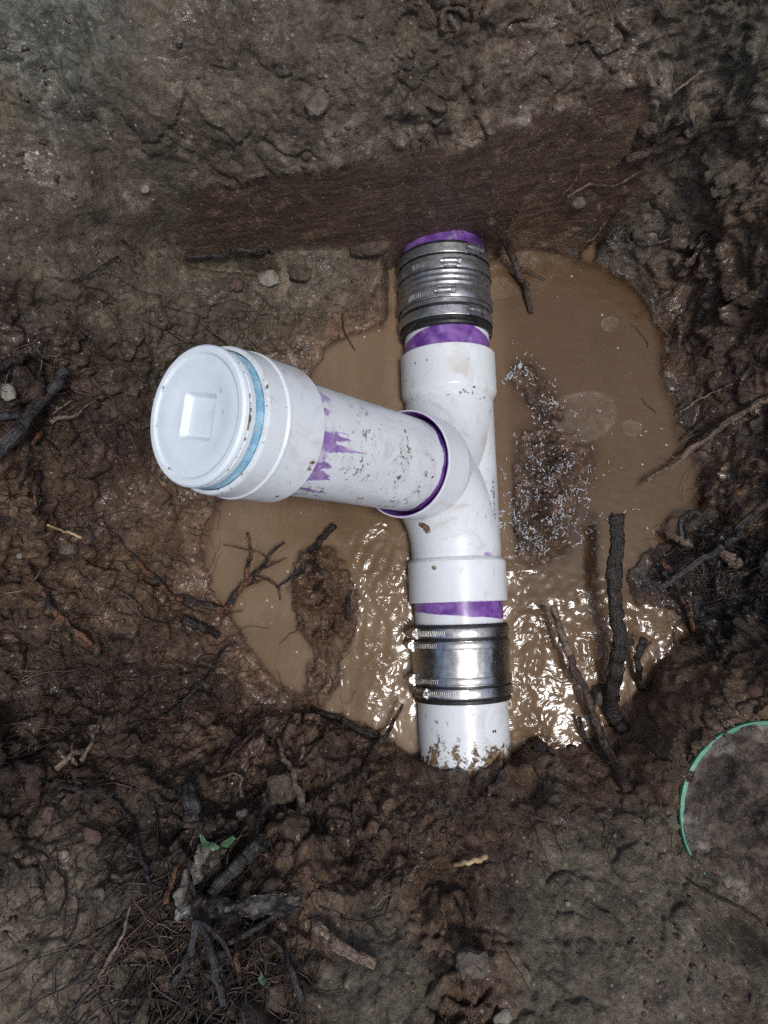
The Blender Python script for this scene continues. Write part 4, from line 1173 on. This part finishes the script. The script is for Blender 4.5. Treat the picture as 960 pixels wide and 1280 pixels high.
rt("wet dark stump standing on the near left bank", [([(236,982,.014),(238,1004,.010),(240,1026,.000)], .0082, .0094)], 'greyw', "root_stump")
rt("brown split root left of the wet dark stump foot", [([(190,1022,.003),(222,1028,.007),(254,1032,.004)], .0020, .0040)], 'brown')
rt("thick grey root slanting above the plastic scrap", [([(262,1120,.004),(290,1088,.012),(318,1060,.016),(332,1050,.014)], .0070, .0088), ([(318,1056,.02),(326,1020,.02),(336,1000,.016)], .0030, .0022), ([(326,1062,.018),(336,1050,.022)], .0030,.0012)], 'greyw')
rt("thin red rootlet crossing above the thick grey root", [([(318,1024,.012),(300,1044,.016),(284,1072,.012),(282,1092,.006)], .0014, .0012)], 'red', "rootlet")
rt("long dark root running right from the plastic scrap", [([(284,1180,.004),(322,1160,.010),(352,1142,.012),(376,1136,.008)], .0030, .0024)], 'greyw')
rt("dark root hooking down below the long dark root", [([(336,1172,.004),(352,1190,.008),(364,1212,.008),(378,1254,.002)], .0020, .0034)], 'greyw')
rt("dark forked roots fanning out under the plastic scrap", [([(246,1150,.010),(236,1190,.010),(222,1222,.008),(212,1252,.003)], .0046, .0028), ([(250,1152,.010),(264,1190,.012),(272,1226,.008),(280,1256,.003)], .0046, .0034), ([(252,1155,.010),(276,1172,.012),(294,1208,.004)], .0034, .0018)], 'greyw')
rt("pale straw stalk leaning on the lower left muck", [([(163,1130,.012),(150,1175,.010),(122,1222,.004)], .0014, .0018), ([(148,1178,.010),(136,1204,.006)], .0010,.0008)], 'pale', "stalk", "straw")
rt("orange split root left of the plastic scrap", [([(222,1080,.006),(212,1108,.009),(208,1130,.004)], .0022, .0034)], 'red')
rt("tan broken root end in grey clay at bottom centre", [([(394,1156,.012),(408,1170,.014),(424,1184,.010),(470,1206,.002)], .0066, .0058)], 'pale', "root_stub")
rt("tan wood chip beside the boot hollow", [([(566,1081,.006),(586,1079,.009),(608,1071,.006)], .0022, .0034)], 'straw', "wood_chip", "wood")
rt("thin tan rootlet on the near bank left of the boot hollow", [([(462,1138,.003),(482,1122,.005),(502,1108,.005),(524,1078,.003)], .0010, .0013)], 'pale', "rootlet")
rt("pale thin twig on the near bank below the pipe", [([(508,1050,.003),(520,1034,.005),(534,1016,.004)], .0012, .0010)], 'brown', "twig", "twig")
rt("brown curled dead leaf stalk at the bottom left", [([(298,1170,.006),(296,1200,.010),(300,1230,.004)], .0034, .0018)], 'red', "leaf_stalk", "stalk")
rt("blue black stick wedged under the cut clay face at left", [([(232,322,.004),(270,320,.008),(300,313,.010),(330,316,.006)], .0024, .0036)], 'greyw', "stick", "stick")
rt("thin dark rootlet hanging into the water above the riser", [([(428,392,.002),(430,412,.004),(436,424,.003),(444,438,.001)], .0009, .0007)], 'bark', "rootlet")
rt("tan twig on the mud in the left upper bank", [([(150,298,.003),(170,312,.005),(182,322,.003)], .0012, .0010)], 'red', "twig", "twig")
rt("dark straight twig beside the tan twig in the left upper bank", [([(88,352,.003),(116,340,.005),(148,320,.003)], .0013, .0012)], 'bark', "twig", "twig")
rt("dark hooked stick across the grey clay at bottom right", [([(858,1098,.003),(886,1116,.005),(920,1132,.005),(950,1150,.002)], .0014, .0020)], 'bark', "twig", "twig")

# ------------------------------------------------------------------ stones and clods
def ico(sub=3):
    import bmesh
    bm = bmesh.new(); bmesh.ops.create_icosphere(bm, subdivisions=sub, radius=1.0)
    V = np.array([v.co[:] for v in bm.verts]); F = [tuple(v.index for v in f.verts) for f in bm.faces]
    bm.free(); return V, F
ICO3 = ico(3); ICO1 = ico(1)

def stone(label, px, py, w, mat, flat=0.65, asp=1.0, rotz=0.0, sink=0.34, name="stone", cat="stone", lump=0.22):
    SEED[0] += 1
    V, F = ICO3
    d = hit(px, py); dist = (CAM_H - d[2]) / FPX
    R = w * dist / 2
    s = SEED[0] * 3.7
    n = perlin(V[:, 0] * 1.3 + s, V[:, 1] * 1.3 + V[:, 2] * 0.9, SEED[0]) * lump + perlin(V[:, 0] * 3 + s, V[:, 1] * 3 - V[:, 2] * 2.1, SEED[0] + 1) * lump * 0.5
    n += perlin(V[:, 0] * 7 + s, V[:, 1] * 7 - V[:, 2] * 5.1, SEED[0] + 2) * lump * 0.25
    V = V * (1 + n[:, None])
    V = np.clip(V, -0.93, 0.93)
    V = V * np.array([R, R * asp, R * flat])
    c, sn = math.cos(rotz), math.sin(rotz)
    V = V @ np.array([[c, sn, 0], [-sn, c, 0], [0, 0, 1]])
    me = np_mesh(name, V, F, sharp=38)
    o = link(name, me, M[mat], None, tuple(d + np.array([0, 0, R * flat * (1 - 2 * sink)])))
    tag(o, label, cat)
    return o

stone("pale grey angular stone at the left edge above the thick blue black stick", 11, 491, 20, 'stone_w', .6, 1.2, .4)
stone("orange brown stone in the bank above the white cap", 296, 357, 20, 'stone_r', .7, 1.0, .5)
stone("pale pocked clay lump in the bank beneath the cut face", 336, 350, 30, 'stone_w', .6, .8, .2, name="clay_lump", cat="clay")
stone("cream clay lump with grey face beside the pale pocked one", 374, 343, 34, 'clod', .6, .7, -.2, name="clay_lump", cat="clay")
stone("long crusted clay lump left of the dull coupling under the cut face", 462, 312, 56, 'clod', .45, .42, .25, name="clay_lump", cat="clay")
stone("reddish stone in the dark soil at far lower left", 62, 1018, 26, 'stone_r', .7, 1.0, .3)
stone("wet reddish stone right of the other reddish stone at lower left", 113, 1046, 24, 'stone_r', .7, 1.3, 1.2)
stone("tan pebble under the reddish stone at lower left", 81, 1069, 14, 'stone_w', .7, 1.1, .4, name="pebble", cat="pebble")
stone("grey pebble at the edge of the pale clay at lower left", 125, 1118, 15, 'stone', .7, 1.2, .2, name="pebble", cat="pebble")
stone("round red brown pebble beside the dark forked roots at bottom left", 207, 1228, 17, 'stone_r', .8, 1.0, .2, name="pebble", cat="pebble")
stone("tan knobbly clay lump at the bottom edge", 343, 1247, 30, 'clod', .7, 1.15, .2, name="clay_lump", cat="clay", lump=.35)
stone("pinkish clay crumb on the near bank under the pipe end", 479, 1041, 14, 'clod', .6, .8, .4, name="clay_crumb", cat="clay")
stone("small white pebble on the grey clay at lower right", 710, 1130, 8, 'stone_w', .7, 1.0, .2, name="pebble", cat="pebble")
stone("yellowish pebble on the upper left bank", 182, 237, 13, 'stone_w', .7, 1.0, .2, name="pebble", cat="pebble")
stone("mud coated clod hanging by the torn bark strip", 351, 984, 36, 'clod', .8, 1.1, .2, sink=.1, name="clay_clod", cat="clay", lump=.35)
stone("grey blue stone stuck in the foot of the cut face", 722, 254, 24, 'stone', .7, .9, .3)
stone("white chip at the bottom edge right of centre", 628, 1272, 24, 'stone_w', .4, .7, .5, name="stone_chip")
stone("small white pebble on the left bank below the straw", 25, 697, 9, 'stone_w', .6, 1.5, .2, name="pebble", cat="pebble")
stone("flat grey stone beside the straw on the left bank", 84, 687, 22, 'stone', .4, .7, .2)
stone("tan clay lump above the green lid", 930, 886, 22, 'clod', .6, .7, .3, name="clay_lump", cat="clay")
stone("grey chip under the pale splinter on the near bank", 304, 1018, 18, 'stone', .5, .8, .3, name="stone_chip")
stone("pale stone embedded in the clay above the cut face", 398, 130, 44, 'clay_g', .5, .7, .9, sink=.42)
stone("rounded clay clod at the right end of the cut face", 808, 160, 26, 'clod', .8, 1.2, .2, name="clay_clod", cat="clay", lump=.3)
stone("grey clay clod on the lower left of the grey clay", 590, 1205, 44, 'clay_g', .5, .9, .2, name="clay_clod", cat="clay", lump=.35)
stone("small mud lump at the near water edge right of the pipe", 672, 936, 26, 'crumb', .8, .8, .2, name="mud_lump", cat="mud", lump=.35)
stone("brown mud lump at the foot of the thick black root", 750, 868, 24, 'crumb', .8, 1.1, .2, name="mud_lump", cat="mud", lump=.35)

# ------------------------------------------------------------------ green lid half buried at lower right
def lid():
    c = LIDC
    root = empty("round_lid", c)
    tag(root, "round green plastic lid caked with grey mud at the right edge", "lid")
    R = LIDR
    ax = np.array([-0.02, 0.0, 1.0]); ax /= np.linalg.norm(ax)
    pr = [(-0.03, R), (0.0015, R), (0.0034, R - 0.0012), (0.0038, R - 0.0052), (0.0020, R - 0.0066), (-0.004, R - 0.0072)]
    V, F, A = lathe(c, ax, pr, sides=160, step=0.003); MB().add(V, F).build("lid_rim", M['lidgreen'], root, c, sharp=35)
    a_, e1, e2 = axis_frame(ax)
    nr, ns = 60, 160
    r = np.linspace(0, R - 0.0030, nr); a = np.arange(ns) / ns * 2 * np.pi
    Rr, Aa = np.meshgrid(r, a, indexing='ij'); x = Rr * np.cos(Aa); y = Rr * np.sin(Aa)
    z = 0.0015 + 0.040 * np.clip(fbm(x, y, 20, 5, 201) + 0.12, 0, 1) + 0.012 * fbm(x, y, 60, 4, 202) + 0.010 * sst(0.07, 0.0, Rr)
    z = z * sst(R, R - 0.014, Rr) + 0.0022 + 0.012 * sst(R - 0.004, R - 0.05, Rr)
    P = c + z.ravel()[:, None] * ax + x.ravel()[:, None] * e1 + y.ravel()[:, None] * e2
    F = [(i * ns + j, (i + 1) * ns + j, (i + 1) * ns + (j + 1) % ns, i * ns + (j + 1) % ns) for i in range(nr - 1) for j in range(ns)]
    MB().add(P, F, edge=(0.8 * sst(0.74, 0.96, Rr / R + 0.5 * fbm(x, y, 30, 4, 203))).ravel()).build("caked_mud", M['caked'], root, c)
lid()

# ------------------------------------------------------------------ plastic scraps, leaves
def sheet(name, label, cat, left, right, mat, nu=64, nv=20, amp=0.005, thick=0.0004, seed=0, lift=0.005, arch=0.006):
    A = smooth_line([hit(*p, lift) for p in left], nu); B = smooth_line([hit(*p, lift) for p in right], nu)
    v = np.linspace(0, 1, nv)
    P = A[:, None] * (1 - v)[None, :, None] + B[:, None] * v[None, :, None]
    U, W = np.meshgrid(np.arange(nu) / nu, v, indexing='ij')
    P[..., 2] += arch * np.sin(np.pi * W) + amp * (1.6 * fbm(P[..., 0], P[..., 1], 45, 3, seed) + 2.2 * (0.35 - np.abs(fbm(P[..., 0], P[..., 1], 70, 3, seed + 5))))
    P[..., 0] += 0.005 * fbm(P[..., 0], P[..., 1], 90, 3, seed + 7); P[..., 1] += 0.007 * fbm(P[..., 0], P[..., 1], 90, 3, seed + 8)
    nx = nv
    V = P.reshape(-1, 3); V = np.vstack([V, V - np.array([0, 0, thick])]); n = nu * nv
    F = []
    for i in range(nu - 1):
        for j in range(nv - 1):
            q = (i * nv + j, i * nv + j + 1, (i + 1) * nv + j + 1, (i + 1) * nv + j)
            F.append(q[::-1]); F.append(tuple(k + n for k in q))
    rim = [(i * nv) for i in range(nu)] + [((nu - 1) * nv + j) for j in range(1, nv)] + [(i * nv + nv - 1) for i in range(nu - 2, -1, -1)] + [j for j in range(nv - 2, 0, -1)]
    for a, b in zip(rim, rim[1:] + rim[:1]):
        F.append((a, b, b + n, a + n))
    c = V[:n].mean(0)
    o = MB().add(V, F).build(name, M[mat], None, c)
    tag(o, label, cat)
    return o
sheet("plastic_strip", "crumpled clear plastic strip lying across the roots at lower left", "plastic", [(225,1118),(260,1118),(300,1122),(345,1118),(378,1120)], [(228,1150),(262,1143),(300,1146),(345,1142),(376,1128)], 'film', seed=211)
sheet("plastic_flap", "upright torn flap of clear plastic at the left end of the strip", "plastic", [(232,1086),(224,1104),(218,1124),(220,1146)], [(234,1088),(244,1108),(246,1124),(238,1152)], 'film', seed=212, lift=.010)
sheet("plastic_scrap", "shiny plastic scrap between the green leaves and the plastic strip", "plastic", [(250,1054),(242,1078),(240,1100)], [(282,1062),(268,1084),(250,1106)], 'film', nu=24, seed=213, lift=.006)
sheet("leaf", "long green leaf lying on the shiny plastic scrap", "leaf", [(249,1044),(254,1054),(264,1061),(276,1062)], [(250,1044),(262,1050),(270,1056),(277,1063)], 'leaf', nu=20, nv=6, amp=.001, seed=214, lift=.020, arch=.001)
sheet("leaf", "broad green leaf in the shade behind the shiny plastic scrap", "leaf", [(272,1056),(280,1060),(292,1056),(300,1046)], [(273,1054),(280,1050),(290,1045),(299,1044)], 'leaf', nu=20, nv=6, amp=.001, seed=215, lift=.012, arch=.001)
sheet("leaf", "small green leaf at the bottom beside the tan clay lump", "leaf", [(322,1224),(323,1230),(327,1235)], [(326,1217),(331,1222),(331,1230)], 'leaf', nu=14, nv=6, amp=.001, seed=216, lift=.006, arch=.001)

# ------------------------------------------------------------------ uncountable small stuff
def scatter_mesh(name, label, pieces, mat):
    V = np.concatenate([p[0] for p in pieces]); off = 0; Fs = []
    for p in pieces:
        Fs.append(np.asarray(p[1]) + off); off += len(p[0])
    k = max(f.shape[1] for f in Fs)
    me = np_mesh(name, V, np.concatenate(Fs))
    tag(link(name, me, M[mat]), label, None, kind="stuff")

def curl_geo(c, L, r, yaw, bend, g):
    n = 5; t = np.linspace(-0.5, 0.5, n)
    a = t * bend
    x = np.cumsum(np.cos(a)) * L / n; y = np.cumsum(np.sin(a)) * L / n
    x -= x.mean(); y -= y.mean()
    P = np.stack([x * math.cos(yaw) - y * math.sin(yaw), x * math.sin(yaw) + y * math.cos(yaw), np.abs(t) * L * g.uniform(0, .5)], 1) + c
    T, N, B = frames(P)
    V = []
    for k in range(n):
        for s1, s2 in ((-1, -1), (1, -1), (1, 1), (-1, 1)):
            V.append(P[k] + N[k] * s1 * r + B[k] * s2 * r * 0.5)
    F = [(k * 4 + j, k * 4 + (j + 1) % 4, (k + 1) * 4 + (j + 1) % 4, (k + 1) * 4 + j) for k in range(n - 1) for j in range(4)] + [(3, 2, 1, 0), (16, 17, 18, 19)]
    return np.array(V), F

def shavings():
    g = np.random.default_rng(41); pcs = []
    path = np.array([(650, 452), (668, 480), (678, 520), (684, 560), (690, 600), (676, 640), (668, 672)])
    sig = np.array([7, 9, 14, 24, 30, 34, 32]); cnt = [26, 34, 60, 140, 260, 340, 280]
    spots = []
    for (px, py), s, c in zip(path, sig, cnt):
        for _ in range(c): spots.append((px + g.normal() * s, py + g.normal() * 17))
    for _ in range(45):
        t = g.random(); spots.append((627 + 26 * t + g.normal() * 1.5, 478 - 24 * t + g.normal() * 2))
    for _ in range(45): spots.append((720 + g.normal() * 25, 672 + g.normal() * 8))
    for _ in range(60): spots.append((g.uniform(640, 830), g.uniform(330, 680)))
    for _ in range(70): spots.append((g.uniform(270, 520), g.uniform(640, 900)))
    for _ in range(40): spots.append((g.normal(700, 18), g.normal(507, 14)))
    spots = [q for q in spots if (fbm(np.array([q[0] / 900.]), np.array([q[1] / 900.]), 30, 3, 231)[0] + g.normal() * .12) > -.02 or g.random() < .12]
    spots = [q for q in spots if not (500 < q[0] < 622 and q[1] < 690)]
    HP = hit_many([q[0] for q in spots], [q[1] for q in spots])
    for (px, py), P in zip(spots, HP):
        P = P + np.array([0, 0, 0.0012])
        small = 0.55 if (py < 440 or px < 560) else 1.0
        pcs.append(curl_geo(P, (.0018 + .0075 * g.random() ** 2) * small, g.uniform(.0003, .0007), g.uniform(0, 6.28), g.uniform(0.3, 4.5), g))
    scatter_mesh("plastic_shavings", "white plastic saw shavings floating and caught on the silt", pcs, 'fray')
shavings()

def crumbs():
    g = np.random.default_rng(42); V0, F0 = ICO1; pcs = []
    n = 0
    X = g.uniform(-.50, .50, 15000); Y = g.uniform(-.42, .84, 15000)
    dens = (sst(-0.15, 0.35, fbm(X, Y, 7, 4, 221)) * 0.8 + 0.12) * (1 - 0.85 * sst(0.50, 0.56, Y) * sst(0.15, 0.0, X))
    Z = ground_z(X, Y)
    lat = np.abs((X - CEN[0]) * RUN[1] - (Y - CEN[1]) * RUN[0])
    ok = (g.random(15000) < dens) & (Z > WATER_Z + 0.004) & ~((lat < .07) & (Z < .07))
    e = 0.003
    slope = np.hypot(ground_z(X + e, Y) - ground_z(X - e, Y), ground_z(X, Y + e) - ground_z(X, Y - e)) / (2 * e)
    ok &= slope < 2.5
    for x, y, z in zip(X[ok], Y[ok], Z[ok]):
        r = 0.0008 + 0.0036 * g.random() ** 4
        q = V0 * np.clip(1 + 0.40 * g.normal(size=(len(V0), 3)), 0.4, 1.7) * r * np.array([1, g.uniform(.6, 1), g.uniform(.5, .9)])
        a = g.uniform(0, 6.28); c, s = math.cos(a), math.sin(a)
        q = q @ np.array([[c, s, 0], [-s, c, 0], [0, 0, 1]])
        pcs.append((q + np.array([x, y, z - r * 0.05]), np.array(F0)))
    scatter_mesh("mud_crumbs", "loose crumbs of brown mud over the banks", pcs, 'crumb')
crumbs()

def hairs(name, label, n, zones, mat, rr, Lr, seed):
    g = np.random.default_rng(seed); pcs = []
    for px, py, sx, sy, w in zones:
        k0 = int(n * w)
        qx = np.clip(px + g.normal(size=k0) * sx, -60, 1020); qy = np.clip(py + g.normal(size=k0) * sy, -30, 1330)
        for P0 in hit_many(qx, qy):
            if P0[2] <= WATER_Z + 0.002 and g.random() < 0.85: continue
            L = g.uniform(*Lr) * (0.5 + g.random()); yaw = g.uniform(0, 6.28); k = 7; ds = L / k
            P = [P0]; bend = g.normal() * 0.25
            for i in range(k):
                yaw += bend + g.normal() * 0.35
                x, y = P[-1][0] + math.cos(yaw) * ds, P[-1][1] + math.sin(yaw) * ds
                P.append(np.array([x, y, 0]))
            P = np.array(P); zz = np.maximum(ground_z(P[:, 0], P[:, 1]), WATER_Z)
            up = g.uniform(0.0, 0.010) * np.sin(np.linspace(0, np.pi, k + 1))
            zz = np.convolve(np.pad(zz, 1, mode='edge'), [.25, .5, .25], 'valid')
            P[:, 2] = zz + 0.0016 + up
            if np.max(np.abs(np.diff(P[:, 2]))) > 0.03: continue
            r = g.uniform(*rr)
            V, F = tube_geo(P, np.linspace(r, r * 0.5, k + 1), 3, 0, 0, cap=False)
            pcs.append((V, np.array(F)))
    scatter_mesh(name, label, pcs, mat)
HZ = [(80, 560, 90, 90, .13), (120, 760, 110, 80, .13), (90, 900, 90, 60, .10), (240, 900, 80, 50, .08), (200, 1110, 90, 80, .17), (260, 1210, 70, 50, .12), (900, 720, 50, 50, .08), (860, 480, 50, 110, .05), (280, 430, 90, 40, .05), (420, 1010, 120, 60, .05), (640, 1040, 140, 40, .04)]
hairs("fine_roots", "mat of fine black rootlets in the mud", 1500, HZ, 'hair', (.0003, .0008), (.015, .055), 51)
hairs("pale_fine_roots", "scattered fine tan rootlets in the mud", 620, HZ, 'hairred', (.0003, .0009), (.012, .045), 52)

hairs("root_tangle", "dark tangle of thin wet roots over the lower left and right banks", 210,
      [(235, 1130, 60, 45, .34), (250, 1215, 55, 40, .26), (905, 715, 40, 40, .20), (60, 930, 50, 30, .08), (70, 520, 40, 40, .06), (400, 1060, 80, 40, .06)], 'hair', (.0007, .0017), (.04, .10), 53)

# scum film on the water right of the run
def scum():
    g = []
    P = []; F = []; A = []
    def patch(px, py, R, seed, base):
        c = at(px, py, WATER_Z + 0.0012); nr, ns = 14, 48
        for i in range(nr):
            for j in range(ns):
                a = j / ns * 2 * math.pi; r = R * i / (nr - 1)
                rr = r * (1 + 0.10 * math.sin(2 * a + seed) + 0.05 * math.sin(3 * a))
                P.append(c + np.array([rr * math.cos(a), rr * 0.95 * math.sin(a), 0]))
                e = i / (nr - 1)
                A.append(0.45 + 0.3 * (1 if 0.78 < e < 0.93 else 0) if e < 0.97 else 0.0)
        for i in range(nr - 1):
            for j in range(ns):
                k = (j + 1) % ns
                F.append((base + i * ns + j, base + (i + 1) * ns + j, base + (i + 1) * ns + k, base + i * ns + k))
        return base + nr * ns
    b = patch(730, 520, .042, 1.0, 0); b = patch(790, 535, .013, 2.0, b); b = patch(762, 405, .012, .4, b)
    me = np_mesh("scum", np.array(P), F, dict(film=np.array(A)))
    tag(link("scum", me, M['foam']), "thin pale scum film on the brown water", None, kind="stuff")
scum()
